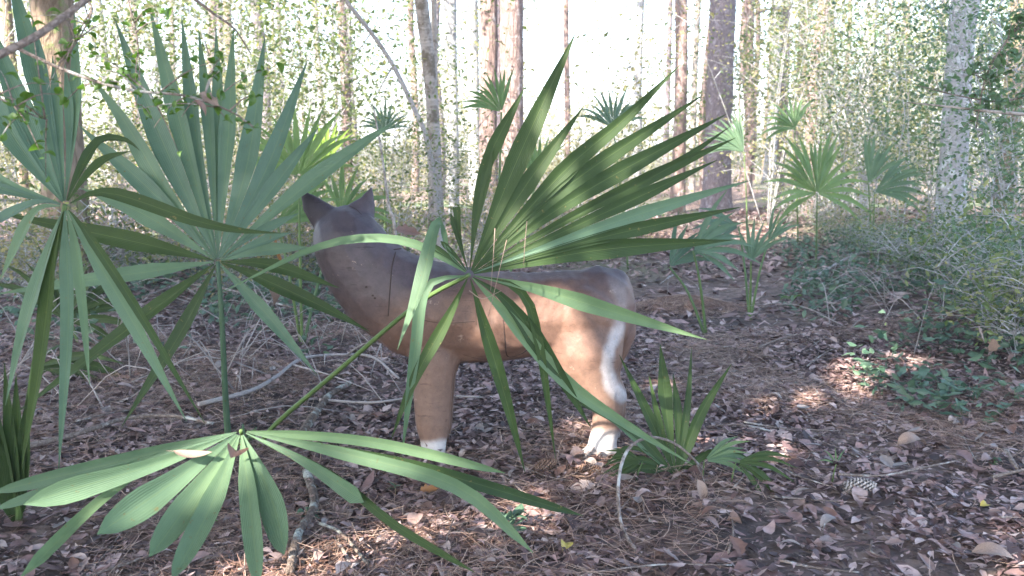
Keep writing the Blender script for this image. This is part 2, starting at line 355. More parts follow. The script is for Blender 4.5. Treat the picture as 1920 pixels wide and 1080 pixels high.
# --- plant in front of the deer: the tall fan, the big fan before the deer and the low fan
baseA = G(455, 835); plantA = thing('palmetto', 'large palmetto whose big olive-green fan spreads in front of the deer', 'palmetto', baseA, PG)
crown = MB()
for k in range(7):
    a = k * 0.9; p0 = Vector((0, 0, -0.03)); p1 = Vector((0.02 * math.cos(a), 0.02 * math.sin(a), 0.02)); p2 = Vector((0.06 * math.cos(a), 0.06 * math.sin(a), 0.04 + 0.01 * (k % 3)))
    tube(crown, spline([p0, p1, p2], 5), [0.014, 0.015, 0.013, 0.01, 0.007, 0.003], 6)
link('root_crown', crown.mesh('root_crown'), M['petiole'], plantA)
dA = lambda x, y: 2.90 + 0.00035 * (490 - y) * (1 if y < 490 else 0.6) - 0.0002 * abs(x - 408)
A = [([(300, 260), (215, 35)], 47), ([(340, 250), (280, 12)], 44), ([(365, 250), (340, 28)], 40), ([(372, 55)], 37), ([(405, 52)], 37),
     ([(438, 52)], 40), ([(462, 300), (497, 68)], 42), ([(500, 310), (577, 112)], 37), ([(510, 350), (598, 238)], 40),
     ([(560, 355), (680, 268), (752, 222)], 42), ([(300, 345), (230, 225), (168, 140)], 42), ([(300, 375), (148, 235)], 42),
     ([(265, 400), (150, 352)], 40), ([(250, 452), (0, 400)], 37, {'mat': M['palm_green']}), ([(230, 515), (-10, 552)], 30),
     ([(268, 592), (30, 775)], 30, {'mat': M['palm_green']}), ([(333, 629), (228, 800)], 28, {'mat': M['palm_green']}),
     ([(500, 590), (594, 702)], 28), ([(478, 516), (600, 572), (694, 622)], 30, {'mat': M['palm_green']}), ([(510, 497), (636, 540)], 28, {'mat': M['palm_green']}),
     ([(500, 468), (582, 464)], 30), ([(490, 452), (545, 436)], 33), ([(475, 440), (560, 400)], 30)]
frond(plantA, (408, 490, 2.90), A, dA, M['palm_blue'], pet=[P(416, 600, 2.93), P(422, 730, 3.02), baseA + Vector((-0.05, 0, 0.02))], pr=0.0095, cap=13, pmat=M['palm_low'], label='tall blue-green upright fan with a long stalk')
dD = lambda x, y: 2.28 + 0.00022 * (x - 880) + 0.00025 * max(0, y - 515) - 0.0001 * max(0, 515 - y)
gm = M['palm_green']
D = [([(862, 450), (856, 388)], 40, {'cut': True, 'label': 'short leaflet with a blunt broken end'}),
     ([(905, 330), (983, 165)], 44), ([(975, 290), (1080, 60)], 46), ([(985, 350), (1094, 200)], 38), ([(1060, 320), (1170, 225), (1275, 122)], 36),
     ([(1070, 345), (1318, 178)], 38), ([(1080, 370), (1362, 214)], 42), ([(1100, 390), (1380, 258)], 40), ([(1110, 410), (1345, 300)], 38),
     ([(1130, 425), (1300, 370), (1408, 338)], 34, {'mat': M['palm_blue']}),
     ([(1130, 445), (1390, 388)], 36), ([(1120, 470), (1374, 450)], 40, {'twist': 0.1}), ([(1000, 540), (1150, 585), (1326, 637)], 32, {'mat': M['palm_low']}),
     ([(905, 600), (948, 745), (985, 888)], 26), ([(975, 545), (1010, 640), (1042, 862)], 18), ([(955, 570), (1040, 690), (1108, 802)], 34), ([(950, 590), (1060, 715), (1180, 800), (1300, 872)], 26, {'mat': M['palm_low']}),
     ([(835, 605), (775, 715), (733, 825)], 24), ([(800, 539), (778, 661), (753, 858)], 22, {'mat': M['palm_low']}),
     ([(840, 470), (828, 415), (812, 432, 2.2), (788, 530, 2.15), (745, 656, 2.15)], 44, {'mat': M['palm_low'], 'twist': 0.9, 'label': 'pale leaflet bent over and hanging down'}),
     ([(790, 462), (700, 446), (590, 465), (416, 548)], 17, {'mat': M['palm_low'], 'twist': 0.5, 'label': 'long thin arching pale leaflet'}),
     ([(840, 480), (800, 455)], 28), ([(866, 470), (845, 400)], 40), ([(855, 480), (826, 452)], 40), ([(890, 430), (905, 360), (925, 270)], 36), ([(1090, 400), (1250, 318), (1368, 238)], 34)]
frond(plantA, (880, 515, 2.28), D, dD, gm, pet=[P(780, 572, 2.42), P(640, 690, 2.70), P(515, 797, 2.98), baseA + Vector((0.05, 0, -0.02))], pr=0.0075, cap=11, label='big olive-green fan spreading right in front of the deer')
dC = lambda x, y: 1.95 - 0.0010 * max(0, y - 810) + 0.0001 * (x - 450)
C_ = [([(300, 868), (43, 946)], 56), ([(330, 900), (182, 1002)], 64), ([(370, 920), (280, 1044)], 54), ([(400, 935), (322, 1088)], 46),
      ([(466, 940), (484, 1100)], 40), ([(500, 920), (533, 1040)], 56), ([(560, 860), (682, 942)], 56),
      ([(760, 870, 2.02), (1093, 967, 2.12)], 24, {'mat': M['palm_green']}), ([(640, 850, 1.98), (860, 915, 1.98), (1000, 1037, 1.95)], 28), ([(700, 830, 2.05), (947, 887, 2.15)], 20),
      ([(620, 890, 1.9), (740, 985, 1.85), (890, 1073, 1.8)], 18, {'mat': M['palm_green']}),
      ([(240, 862, 2.0), (-20, 925, 2.0)], 30), ([(220, 878, 1.93), (-20, 958, 1.9)], 26),
      ([(300, 862, 2.05), (180, 945, 1.95), (36, 1085, 1.8)], 42, {'label': 'sunlit leaflet hanging below the others'})]
frond(plantA, (452, 808, 1.95), C_, dC, M['palm_low'], pet=[P(452, 830, 2.3), baseA + Vector((0, -0.25, 0.10)), baseA + Vector((0, -0.02, -0.02))], pr=0.006, blunt=True, cap=15, sag=0.05, label='low fan of broad blunt pale leaflets near the ground')
# --- left plant
baseB = G(28, 985); plantB = thing('palmetto', 'palmetto at the left edge with drooping leaflets and stalks rising from the ground', 'palmetto', baseB, PG)
dB = lambda x, y: 2.0 + 0.0005 * max(0, 385 - y) + 0.0003 * max(0, y - 385) - 0.0001 * (x - 122)
B = [([(20, 250), (-90, 60)], 44), ([(-20, 330), (-160, 210)], 44), ([(50, 230), (-30, 20)], 44), ([(70, 150), (12, -70)], 46), ([(92, 200), (60, 30)], 38), ([(108, 220), (98, 105)], 34),
     ([(140, 180), (140, 25)], 32), ([(130, 240), (122, 120)], 28), ([(-10, 350), (-200, 300)], 40),
     ([(160, 330), (195, 298), (246, 283)], 28, {'mat': gm}), ([(148, 320), (185, 262), (235, 262), (262, 282)], 24, {'mat': gm}),
     ([(200, 360), (360, 412), (450, 432), (528, 437)], 26, {'mat': gm, 'twist': 0.6}),
     ([(60, 400), (0, 525)], 26), ([(88, 470), (45, 600), (10, 760)], 34), ([(95, 490), (72, 680), (40, 880)], 30, {'mat': gm}), ([(122, 460), (125, 620), (110, 882)], 26),
     ([(138, 450), (155, 580), (168, 722)], 20), ([(175, 480), (245, 600), (350, 790)], 30), ([(165, 440), (260, 585), (385, 795)], 16, {'mat': gm}), ([(60, 380), (-60, 440)], 30)]
frond(plantB, (122, 385, 2.0), B, dB, M['palm_blue'], pet=[P(95, 520, 2.12), P(50, 780, 2.28), baseB + Vector((0.01, 0, 0))], pr=0.0075, cap=13, label='blue-green fan with leaflets hanging down')
sh = MB()
for k, (tx, ty) in enumerate([(-25, 690), (8, 680), (30, 700), (52, 740), (-45, 760)]):
    leaflet_geo(sh, Vector((0, 0, 0.0)), [P((28 + tx) / 2 + 2, 850, 2.3) - baseB, P(tx, ty, 2.2) - baseB], 0.045, R(40), Vector((0.1 * k - 0.2, -1, 0.1)), n=10)
link('spear_leaf', sh.mesh('spear_leaf'), M['palm_green'], plantB)

# --- generic palmettos further back
def auto_plant(label, base_px, d, fans, mat, seed, group=PG, join=True, name='palmetto', pr=None):
    random.seed(seed); bx, by = base_px
    b = P(bx, by, d); b.z = gz(b.x, b.y)
    pl = thing(name, label, 'palmetto', b, group)
    for (hx, hy, r, a0, a1, n_, dd) in fans:
        hd = d + dd; lv = []
        for i in range(n_):
            a = R(a0 + (a1 - a0) * i / (n_ - 1)) + random.uniform(-0.04, 0.04); rr = r * random.uniform(0.8, 1.1) * (1 if math.sin(a) > -0.3 else 0.85)
            tx, ty = hx + rr * math.cos(a), hy - rr * math.sin(a)
            mx_, my_ = hx + rr * 0.55 * math.cos(a), hy - rr * 0.55 * math.sin(a) - rr * 0.06
            ty += rr * 0.10 * abs(math.cos(a)); q = random.uniform(-1, 1) * rr / F * hd * 0.25
            lv.append(([(mx_, my_, hd + q * 0.5), (tx, ty, hd + q)], r * random.uniform(0.085, 0.12)))
        hp = P(hx, hy, hd)
        frond(pl, (hx, hy, hd), lv, lambda x, y: hd, mat, pet=[hp.lerp(b, 0.5) + Vector((0, 0, 0.05 if join else 0.003)), b + Vector((0, 0, -0.02))], pr=0.007 if join else .0022, join=join, n=8, cap=14,
              N_=Vector((random.uniform(-.3, .3), -1, random.uniform(0.1, 0.5))).normalized())
    return pl
pf, pb, pbr = M['palm_far'], M['palm_blue'], M['palm_bright']
bY = G(1268, 896); plY = thing('palmetto', 'young palmetto with narrow upright leaves beside the deer hind hoof', 'palmetto', bY, PG)
dY = lambda x, y: 2.78 + 0.0003 * (x - 1265)
frond(plY, (1268, 894, 2.78), [([(1222, 790), (1161, 665)], 20), ([(1238, 800), (1216, 700)], 16), ([(1252, 780), (1238, 646)], 38), ([(1272, 790), (1262, 700)], 26), ([(1288, 770), (1297, 650)], 17),
      ([(1308, 790), (1338, 735), (1372, 682)], 22), ([(1230, 850), (1180, 800), (1062, 745)], 20), ([(1215, 850), (1165, 800), (1120, 775)], 16, {'mat': M['palm_low']}), ([(1225, 868), (1190, 862), (1145, 885)], 20), ([(1230, 880), (1190, 880), (1140, 893)], 18),
      ([(1215, 850), (1175, 840), (1135, 872)], 16), ([(1330, 850), (1390, 855), (1440, 900)], 14)], dY, M['palm_green'], cap=30, n=12, sag=0)
auto_plant('green palmetto fan catching light on the path edge, right of the big pine', (1535, 400), 7.5, [(1532, 362, 125, 72, 140, 11, 0), (1532, 362, 110, -30, 62, 7, 0.03), (1532, 362, 105, 150, 212, 5, 0.03)], pf, 21)
auto_plant('pale blue palmetto fan to the right of the green one behind the path', (1640, 395), 7.8, [(1628, 345, 95, 35, 95, 9, 0), (1640, 360, 110, -20, 50, 8, 0.2)], M['palm_low'], 22)
auto_plant('blue-grey palmetto fan at the foot of the big pine trunk', (1405, 400), 9.5, [(1395, 285, 85, 95, 180, 12, 0)], M['palm_low'], 23)
auto_plant('small palmetto with dark upright leaves on the near side of the path', (1410, 500), 5.6, [(1408, 490, 80, 35, 110, 7, 0), (1385, 425, 85, 150, 215, 8, 0.5), (1440, 455, 75, 30, 80, 5, 0.2)], pb, 24)
auto_plant('palmetto with half-open fan standing behind the big frond tips, left of the bright gap', (930, 480), 5.2, [(940, 210, 85, 75, 170, 12, 0), (1010, 330, 85, 50, 150, 9, 0.6)], pf, 25)
auto_plant('pale blue palmetto fan left of the speckled pale trunk', (720, 430), 7.5, [(722, 245, 60, 10, 170, 13, 0)], pb, 26)
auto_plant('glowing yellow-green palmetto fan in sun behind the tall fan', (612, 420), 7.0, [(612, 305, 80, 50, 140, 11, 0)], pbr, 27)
auto_plant('dark palmetto fans low down between the tall fan and the deer head', (560, 470), 4.6, [(560, 330, 140, 15, 170, 15, 0), (520, 420, 150, 0, 60, 8, 0.1), (640, 400, 110, -10, 120, 9, 0.5)], pf, 28)
auto_plant('pale palmetto fan drooping near the arching dead frond', (1180, 420), 8.0, [(1150, 240, 80, 20, 160, 12, 0)], pb, 30)
auto_plant('low grassy palmetto spreading over the ground right of the deer rump', (1330, 480), 5.0, [(1300, 470, 130, -30, 60, 8, 0), (1255, 500, 110, 10, 80, 6, 0.1)], pb, 31)
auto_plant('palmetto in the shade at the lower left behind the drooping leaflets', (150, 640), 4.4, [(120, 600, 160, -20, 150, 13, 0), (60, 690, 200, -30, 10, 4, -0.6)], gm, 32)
auto_plant('tall ragged palmetto fan above the green one, at the path end', (1500, 385), 9.0, [(1490, 240, 70, 60, 200, 11, 0)], pf, 34)
# small fan right of the young palmetto + low grassy blades left of it
auto_plant('tiny pale palmetto fan lying beside the bent twig', (1318, 880), 2.75, [(1320, 864, 95, -12, 38, 7, 0)], M['palm_low'], 41, join=False)
auto_plant('tuft of dark drooping blades under the deer hind hoof', (1190, 880), 2.74, [(1205, 866, 78, 150, 215, 9, 0)], gm, 42, join=False)
auto_plant('dry olive blades arching right over the litter', (1370, 880), 2.7, [(1380, 866, 110, -50, 10, 6, 0)], M['palm_green'], 43, join=False)
auto_plant('tiny seedling with two green blades on the path', (1560, 880), 2.75, [(1568, 870, 38, 60, 165, 4, 0)], M['palm_low'], 44, join=False)

# ------------------------------------------------------------------ the deer target
def deer():
    Dd = 3.05
    def W(px, py, dy=0.0): return P(px, py, Dd + dy)
    mb = MB()
    ico = bmesh.new(); bmesh.ops.create_icosphere(ico, subdivisions=2, radius=1.0)
    IV = np.array([v.co[:] for v in ico.verts]); IF = np.array([[v.index for v in f.verts] for f in ico.faces]); ico.free()
    def ball(px, py, dy, r, kd=1.0, sq=1.0):
        c = np.array(W(px, py, dy)); rr = r / F * (Dd + dy)
        mb.add(IV * np.array([rr, rr * kd, rr * sq]) + c, IF)
    def chain(pts, kd=1.0):
        for a, b in zip(pts[:-1], pts[1:]):
            L_ = math.hypot(a[0] - b[0], a[1] - b[1]) + abs(a[2] - b[2]) * 550
            n = max(2, int(L_ / max(4, 0.22 * min(a[3], b[3]))))
            for i in range(n + 1):
                t = i / n; q = [a[k] + (b[k] - a[k]) * t for k in range(4)]; kk = kd
                if len(a) > 4: kk = a[4] + (b[4] - a[4]) * t
                ball(q[0], q[1], q[2], q[3], kk)
    chain([(775, 572, 0, 96, .80), (800, 583, 0, 99, .84), (860, 590, 0, 95, .92), (930, 594, 0, 88, .98), (1000, 590, 0, 82, .95), (1060, 588, 0, 84, .88), (1100, 589, 0, 84, .82), (1115, 588, 0, 76, .80)])
    chain([(648, 446, 0.02, 62, 1.0), (660, 466, 0, 72, .90), (686, 508, 0, 80, .82), (722, 545, 0, 88, .80), (775, 575, 0, 95, .80)])
    chain([(648, 446, 0.02, 60, 1.0), (640, 452, 0.12, 48, 1.0), (632, 470, 0.22, 32, 1.0), (628, 480, 0.30, 24, 1.0)])
    chain([(612, 412, 0.0, 30, .55), (588, 388, 0.0, 22, .45), (572, 366, 0.0, 9, .45), (566, 358, 0, 4, .8)])
    chain([(672, 408, 0.02, 32, .55), (686, 385, 0.02, 19, .45), (693, 364, 0.02, 9, .45), (696, 354, 0.02, 4, .8)])
    for dy, s in ((-0.075, 0), (0.10, 4)):
        chain([(815 + s, 640, dy * .6, 58, .7), (813 + s, 690, dy, 41, .75), (811 + s, 760, dy, 37, .72), (812 + s, 795, dy, 34, .75), (813 + s, 824, dy, 26, .8), (813 + s, 848, dy, 24, .9)])
        for q in (-9, 9): chain([(813 + s + q, 836, dy - 0.0, 13, .9), (813 + s + q, 856 if dy < 0 else 842, dy - 0.02, 11, 1.2)])
        chain([(1095 + s, 615, dy * .5, 80, .7), (1104 + s, 665, dy, 66, .6), (1110 + s, 692, dy, 51, .6), (1124 + s, 718, dy, 38, .7), (1138 + s, 742, dy, 35, .7), (1140 + s, 772, dy, 31, .75), (1136 + s, 800, dy, 27, .8), (1130 + s, 828, dy, 28, .85), (1128 + s, 842, dy, 28, .9)])
        chain([(1125 + s, 842, dy, 20, .9), (1100 + s, 854 if dy < 0 else 840, dy - .01, 15, 1.0), (1090 + s, 858 if dy < 0 else 844, dy - .01, 11, 1.0)])
        chain([(1140 + s, 842, dy, 18, .9), (1152 + s, 856 if dy < 0 else 842, dy, 13, 1.0)])
    chain([(1150, 535, 0.0, 34, .8), (1172, 575, 0.0, 22, .9), (1176, 625, 0.0, 18, .9), (1166, 662, 0.01, 12, .9), (1158, 684, 0.01, 7, .9)])
    chain([(1120, 570, 0, 74, .8), (1128, 600, 0, 62, .8)])
    # muscles: shoulder, haunch, brisket
    ball(810, 610, -0.08, 60, .6); ball(1095, 600, -0.085, 66, .5); ball(905, 610, -0.05, 66, .9); ball(700, 540, -0.03, 55, .8); ball(770, 600, -0.02, 72, .7)
    me0 = mb.mesh('raw'); o = bpy.data.objects.new('raw', me0); COL.objects.link(o)
    rm = o.modifiers.new('r', 'REMESH'); rm.mode = 'VOXEL'; rm.voxel_size = 0.006; rm.use_smooth_shade = True
    sm = o.modifiers.new('s', 'SMOOTH'); sm.factor = 0.6; sm.iterations = 9
    dg = bpy.context.evaluated_depsgraph_get(); me = bpy.data.meshes.new_from_object(o.evaluated_get(dg)); bpy.data.objects.remove(o)
    me.name = 'deer_body'
    me.materials.clear()
    n = len(me.vertices); co = np.empty(n * 3, dtype=np.float32); me.vertices.foreach_get('co', co); co = co.reshape(-1, 3)
    # paint colours of the foam animal
    rel = co - np.array(CP); dep = rel @ np.array(FWD); px = 960 + F * (rel @ np.array(RT)) / dep; py = 540 - F * (rel @ np.array(UPV)) / dep
    nz = np.array([noise.noise(Vector(c) * 9) + 0.5 * noise.noise(Vector(c) * 31) for c in co.tolist()])
    grey = np.array([0.062, 0.050, 0.060]); tan = np.array([0.142, 0.084, 0.062]); lt = np.array([0.185, 0.118, 0.088]); white = np.array([0.44, 0.42, 0.41]); neck = np.array([0.088, 0.067, 0.070])
    def ss(a, b, x): t = np.clip((x - a) / (b - a), 0, 1); return t * t * (3 - 2 * t)
    col = np.tile(tan, (n, 1))
    def mixin(c, k):
        nonlocal col; k = np.clip(k, 0, 1)[:, None]; col = col * (1 - k) + c * k
    top = 540 + 25 * np.sin(px / 90.0) + nz * 26
    mixin(grey, 1 - ss(top - 35, top + 42, py))
    mixin(neck, (1 - ss(690, 770, px)) * (1 - ss(560, 680, py + nz * 20)) * 0.8)
    mixin(grey * 0.95, (1 - ss(430, 500, py + nz * 12)) * (px < 760))
    mixin(lt, ss(640, 760, py) * 0.8)
    mixin(lt * 1.15, ss(655, 690, py) * (px > 850) * (px < 1010) * .8)
    # white: hooves and tail stripe
    mixin(white, ss(822, 836, py + nz * 8) * (px < 900)); mixin(white, ss(800, 826, py + nz * 10) * (px > 1000))
    path = [(1152, 520), (1166, 565), (1163, 610), (1143, 655), (1136, 690), (1146, 725), (1166, 742)]
    dmin = np.full(n, 1e9)
    for (x0, y0), (x1, y1) in zip(path[:-1], path[1:]):
        dx, dy = x1 - x0, y1 - y0; t = np.clip(((px - x0) * dx + (py - y0) * dy) / (dx * dx + dy * dy), 0, 1)
        dmin = np.minimum(dmin, np.hypot(px - x0 - t * dx, py - y0 - t * dy))
    mixin(np.array([0.36, 0.335, 0.335]), (1 - ss(5, 18, dmin + nz * 6)) * (0.25 + 0.75 * ss(560, 660, py)) * ss(510, 545, py))
    mixin(np.array([0.16, 0.10, 0.085]), ss(1170, 1182, px) * (py < 660) * .8)
    col *= (1 + 0.14 * nz)[:, None]
    at = me.color_attributes.new('paint', 'FLOAT_COLOR', 'POINT'); rgba = np.ones((n, 4), dtype=np.float32); rgba[:, :3] = col
    at.data.foreach_set('color', rgba.ravel())
    m, N, L = new_mat('painted_foam'); out = N.new('ShaderNodeOutputMaterial'); a = N.new('ShaderNodeAttribute'); a.attribute_name = 'paint'
    tc = N.new('ShaderNodeTexCoord'); n1 = noise_node(N, L, tc.outputs['Object'], 45, 5, 0.65); n2 = noise_node(N, L, tc.outputs['Object'], 6, 5, 0.6)
    k = ramp(N, L, n1.outputs['Fac'], [(0.3, (0.80, 0.80, 0.80)), (0.7, (1.12, 1.10, 1.08))]); c = mixc(N, L, 1, a.outputs['Color'], k.outputs[0], 'MULTIPLY')
    k2 = ramp(N, L, n2.outputs['Fac'], [(0.35, (0.85, 0.85, 0.87)), (0.65, (1.1, 1.08, 1.05))]); c = mixc(N, L, 1, c, k2.outputs[0], 'MULTIPLY')
    n5 = noise_node(N, L, tc.outputs['Object'], 170, 3, 0.7); k5 = ramp(N, L, n5.outputs['Fac'], [(0.30, (0.72, 0.72, 0.72)), (0.42, (1, 1, 1)), (0.66, (1, 1, 1)), (0.74, (1.45, 1.4, 1.35))])
    c = mixc(N, L, 1, c, k5.outputs[0], 'MULTIPLY')
    mp6 = N.new('ShaderNodeMapping'); mp6.inputs['Scale'].default_value = (14, 14, 90); mp6.inputs['Rotation'].default_value = (0.2, 0.7, 0); L.new(tc.outputs['Object'], mp6.inputs[0])
    n6 = noise_node(N, L, mp6.outputs[0], 1.0, 3, 0.6); k6 = ramp(N, L, n6.outputs['Fac'], [(0.28, (0.62, 0.60, 0.60)), (0.36, (1, 1, 1)), (1, (1, 1, 1))])
    c = mixc(N, L, 1, c, k6.outputs[0], 'MULTIPLY')
    n4 = noise_node(N, L, tc.outputs['Object'], 20, 6, 0.75); k4 = ramp(N, L, n4.outputs['Fac'], [(0.64, (0, 0, 0)), (0.68, (1, 1, 1))])
    c = mixc(N, L, mixc(N, L, 0.6, (0, 0, 0), k4.outputs[0]), c, (0.33, 0.24, 0.19))
    b = N.new('ShaderNodeBsdfPrincipled'); L.new(c, b.inputs['Base Color']); b.inputs['Roughness'].default_value = 0.5; b.inputs['Specular IOR Level'].default_value = 0.3
    bp = N.new('ShaderNodeBump'); bp.inputs['Strength'].default_value = 0.30; bp.inputs['Distance'].default_value = 0.004; L.new(n1.outputs['Fac'], bp.inputs['Height'])
    bp2 = N.new('ShaderNodeBump'); bp2.inputs['Strength'].default_value = 0.5; bp2.inputs['Distance'].default_value = 0.012; L.new(n2.outputs['Fac'], bp2.inputs['Height']); L.new(bp.outputs[0], bp2.inputs['Normal'])
    L.new(bp2.outputs[0], b.inputs['Normal']); L.new(b.outputs[0], out.inputs[0])
    dk, N, L = new_mat('dark_groove'); out = N.new('ShaderNodeOutputMaterial'); b = N.new('ShaderNodeBsdfPrincipled')
    nn = noise_node(N, L, None, 60); L.new(ramp(N, L, nn.outputs['Fac'], [(0, (0.02, 0.012, 0.01)), (1, (0.05, 0.03, 0.025))]).outputs[0], b.inputs['Base Color']); b.inputs['Roughness'].default_value = 0.9; L.new(b.outputs[0], out.inputs[0])
    base = G(950, 858)
    t = thing('deer_target', 'brown foam deer figure with white hooves standing behind the big palmetto fan', 'deer target', (base.x, base.y + .05, base.z))
    t['_pi'] = 1
    body = link('body', me, m, t)
    bvh_obj = bpy.data.objects.new('tmp', me)
    from mathutils.bvhtree import BVHTree
    bvh = BVHTree.FromPolygons([Vector(v) for v in co.tolist()], [tuple(p.vertices) for p in me.polygons])
    bpy.data.objects.remove(bvh_obj)
    def on(px_, py_):
        d = FWD + RT * ((px_ - 960) / F) + UPV * ((540 - py_) / F); h = bvh.ray_cast(CP, d.normalized())
        return (h[0], h[1]) if h[0] is not None else (None, None)
    def groove(path, r=0.0016):
        pts = [on(*p)[0] for p in spline2(path, 40)]; pts = [p for p in pts if p is not None]
        if len(pts) < 4: return
        g_ = MB(); tube(g_, pts, [r] * len(pts), 6); o_ = link('seam', g_.mesh('seam'), dk, t)
    def spline2(p, n): return [(v.x, v.y) for v in spline([Vector((a, b_, 0)) for a, b_ in p], n)]
    groove([(742, 472), (735, 500), (731, 545), (728, 592)], 0.0020)
    groove([(738, 468), (752, 466)], 0.0025)
    groove([(944, 600), (947, 640), (952, 668), (975, 664), (990, 655)], 0.0018)
    groove([(780, 598), (830, 606), (890, 603)], 0.0008)
    groove([(892, 560), (893, 610)], 0.0007)
    groove([(655, 386), (668, 393), (678, 402)], 0.0016)
    groove([(868, 665), (900, 673), (930, 672)], 0.0008)
    for (hx, hy, s) in ((687, 538, 0.0045), (699, 554, 0.004), (703, 559, 0.004)):
        p, nn = on(hx, hy)
        if p is None: continue
        bm_ = bmesh.new(); bmesh.ops.create_icosphere(bm_, subdivisions=1, radius=s); mm = bpy.data.meshes.new('arrow_hole'); bm_.to_mesh(mm); bm_.free()
        o_ = link('arrow_hole', mm, dk, t, None); o_.location = p + nn * 0.000; o_.scale = (1.2, .5, 1)
    del t['_pi']
deer()

# ------------------------------------------------------------------ leaf clouds (numpy)
def rand_rot(n, flat=0.0):
    """random orthonormal pairs (along, across) for n leaves; flat -> leaves lie closer to horizontal"""
    a = RNG.normal(size=(n, 3)); a[:, 2] *= (1 - flat); a /= np.linalg.norm(a, axis=1)[:, None]
    b = RNG.normal(size=(n, 3)); b[:, 2] *= (1 - flat); b -= a * (a * b).sum(1)[:, None]; b /= np.linalg.norm(b, axis=1)[:, None]
    return a, b
def leaf_cloud(pts, size, jitter=0.35, asp=0.5, flat=0.3):
    """pointed little leaves, folded on the midrib: 6 verts, 4 tris as 2 quads"""
    n = len(pts); a, b = rand_rot(n, flat); nn = np.cross(a, b)
    L = (size * (1 + jitter * RNG.normal(size=n)).clip(0.4, 2))[:, None]; Wd = L * asp
    v0 = pts - a * L * .5; v3 = pts + a * L * .5
    v1 = pts - a * L * .08 + b * Wd * .5 + nn * Wd * .18; v2 = pts + a * L * .22 + b * Wd * .36 + nn * Wd * .14
    v5 = pts - a * L * .08 - b * Wd * .5 + nn * Wd * .18; v4 = pts + a * L * .22 - b * Wd * .36 + nn * Wd * .14
    V = np.stack([v0, v1, v2, v3, v4, v5], 1).reshape(-1, 3); i = np.arange(n)[:, None] * 6
    Fc = np.stack([i + np.array([[0, 1, 2, 3]]), i + np.array([[0, 3, 4, 5]])], 1).reshape(-1, 4)
    return V, Fc
def shrub_meshes(seed, h, r, n_leaf, size, nstem=6, sparse=1.0, lowest=0.12, asp=0.5):
    random.seed(seed); st = MB(); tips = []
    for s in range(nstem):
        a = random.uniform(0, 6.283); lean = random.uniform(0.25, 1.25) * r; hh = h * random.uniform(0.6, 1.0)
        pts = spline([Vector((0.03 * math.cos(a), 0.03 * math.sin(a), -0.05)), Vector((lean * .35 * math.cos(a), lean * .35 * math.sin(a), hh * .4)),
                      Vector((lean * .7 * math.cos(a + .3), lean * .7 * math.sin(a + .3), hh * .75)), Vector((lean * math.cos(a + .4), lean * math.sin(a + .4), hh))], 10)
        tube(st, pts, [0.0045 * (1 - .08 * i) * (h / 2) ** .5 + .0012 for i in range(11)], 5)
        for b in range(13):
            k = random.randint(2, 10); p = pts[k]; ba = random.uniform(0, 6.283); bl = r * random.uniform(.25, .85)
            q = p + Vector((math.cos(ba) * bl, math.sin(ba) * bl, bl * random.uniform(-.1, .6)))
            bp = spline([p, p.lerp(q, .5) + Vector((0, 0, bl * .12)), q], 4); tube(st, bp, [.005, .004, .003, .002, .0012], 4)
            if q.z > h * lowest: tips += [bp[2], bp[3], bp[4]]
        tips += pts[9:]
    tips = np.array([t[:] for t in tips]); n = n_leaf
    idx = RNG.integers(0, len(tips), n); sp = r * 0.16 * sparse
    pts = tips[idx] + RNG.normal(size=(n, 3)) * sp * (0.4 + RNG.random((n, 1)))
    pts = pts[pts[:, 2] > h * lowest * .6]
    V, Fc = leaf_cloud(pts, size, asp=asp)
    return st.mesh('stems'), mesh_np('foliage', V, Fc)

# ------------------------------------------------------------------ trees
def trunk_mesh(h, r0, r1, lean=(0, 0), wig=0.04, seed=0, n=14, rings=30, rough=0.16, limbs=0, bend=None):
    random.seed(seed); mb = MB(); pts = []; rad = []
    for i in range(rings + 1):
        t = (i / rings) ** 1.4; z = -0.1 + t * (h + .1)
        ox = lean[0] * t * h + wig * h * .25 * noise.noise(Vector((z * .35, seed, 0))); oy = lean[1] * t * h + wig * h * .25 * noise.noise(Vector((z * .35, seed, 9)))
        if bend: ox += bend * math.sin(min(1, z / 3.0) * math.pi)
        pts.append(Vector((ox, oy, z))); rad.append(r0 + (r1 - r0) * t + r0 * .35 * math.exp(-max(0, z) / (r0 * 1.6)))
    tube(mb, pts, rad, n, rough, seed, 2.2 / max(r0, .05) * .35)
    lb = []; 
    for l in range(limbs):
        k = random.randint(int(rings * .55), rings); p = pts[k]; a = random.uniform(0, 6.283); L_ = h * random.uniform(.10, .22)
        q = p + Vector((math.cos(a) * L_, math.sin(a) * L_, L_ * random.uniform(.1, .7)))
        bp = spline([p, p.lerp(q, .5) + Vector((0, 0, L_ * .12)), q], 5); r_ = rad[k] * .4
        tube(mb, bp, [r_, r_ * .8, r_ * .6, r_ * .45, r_ * .3, r_ * .12], 6); lb += bp[2:]
    return mb.mesh('trunk'), pts, lb
crown_cache = {}
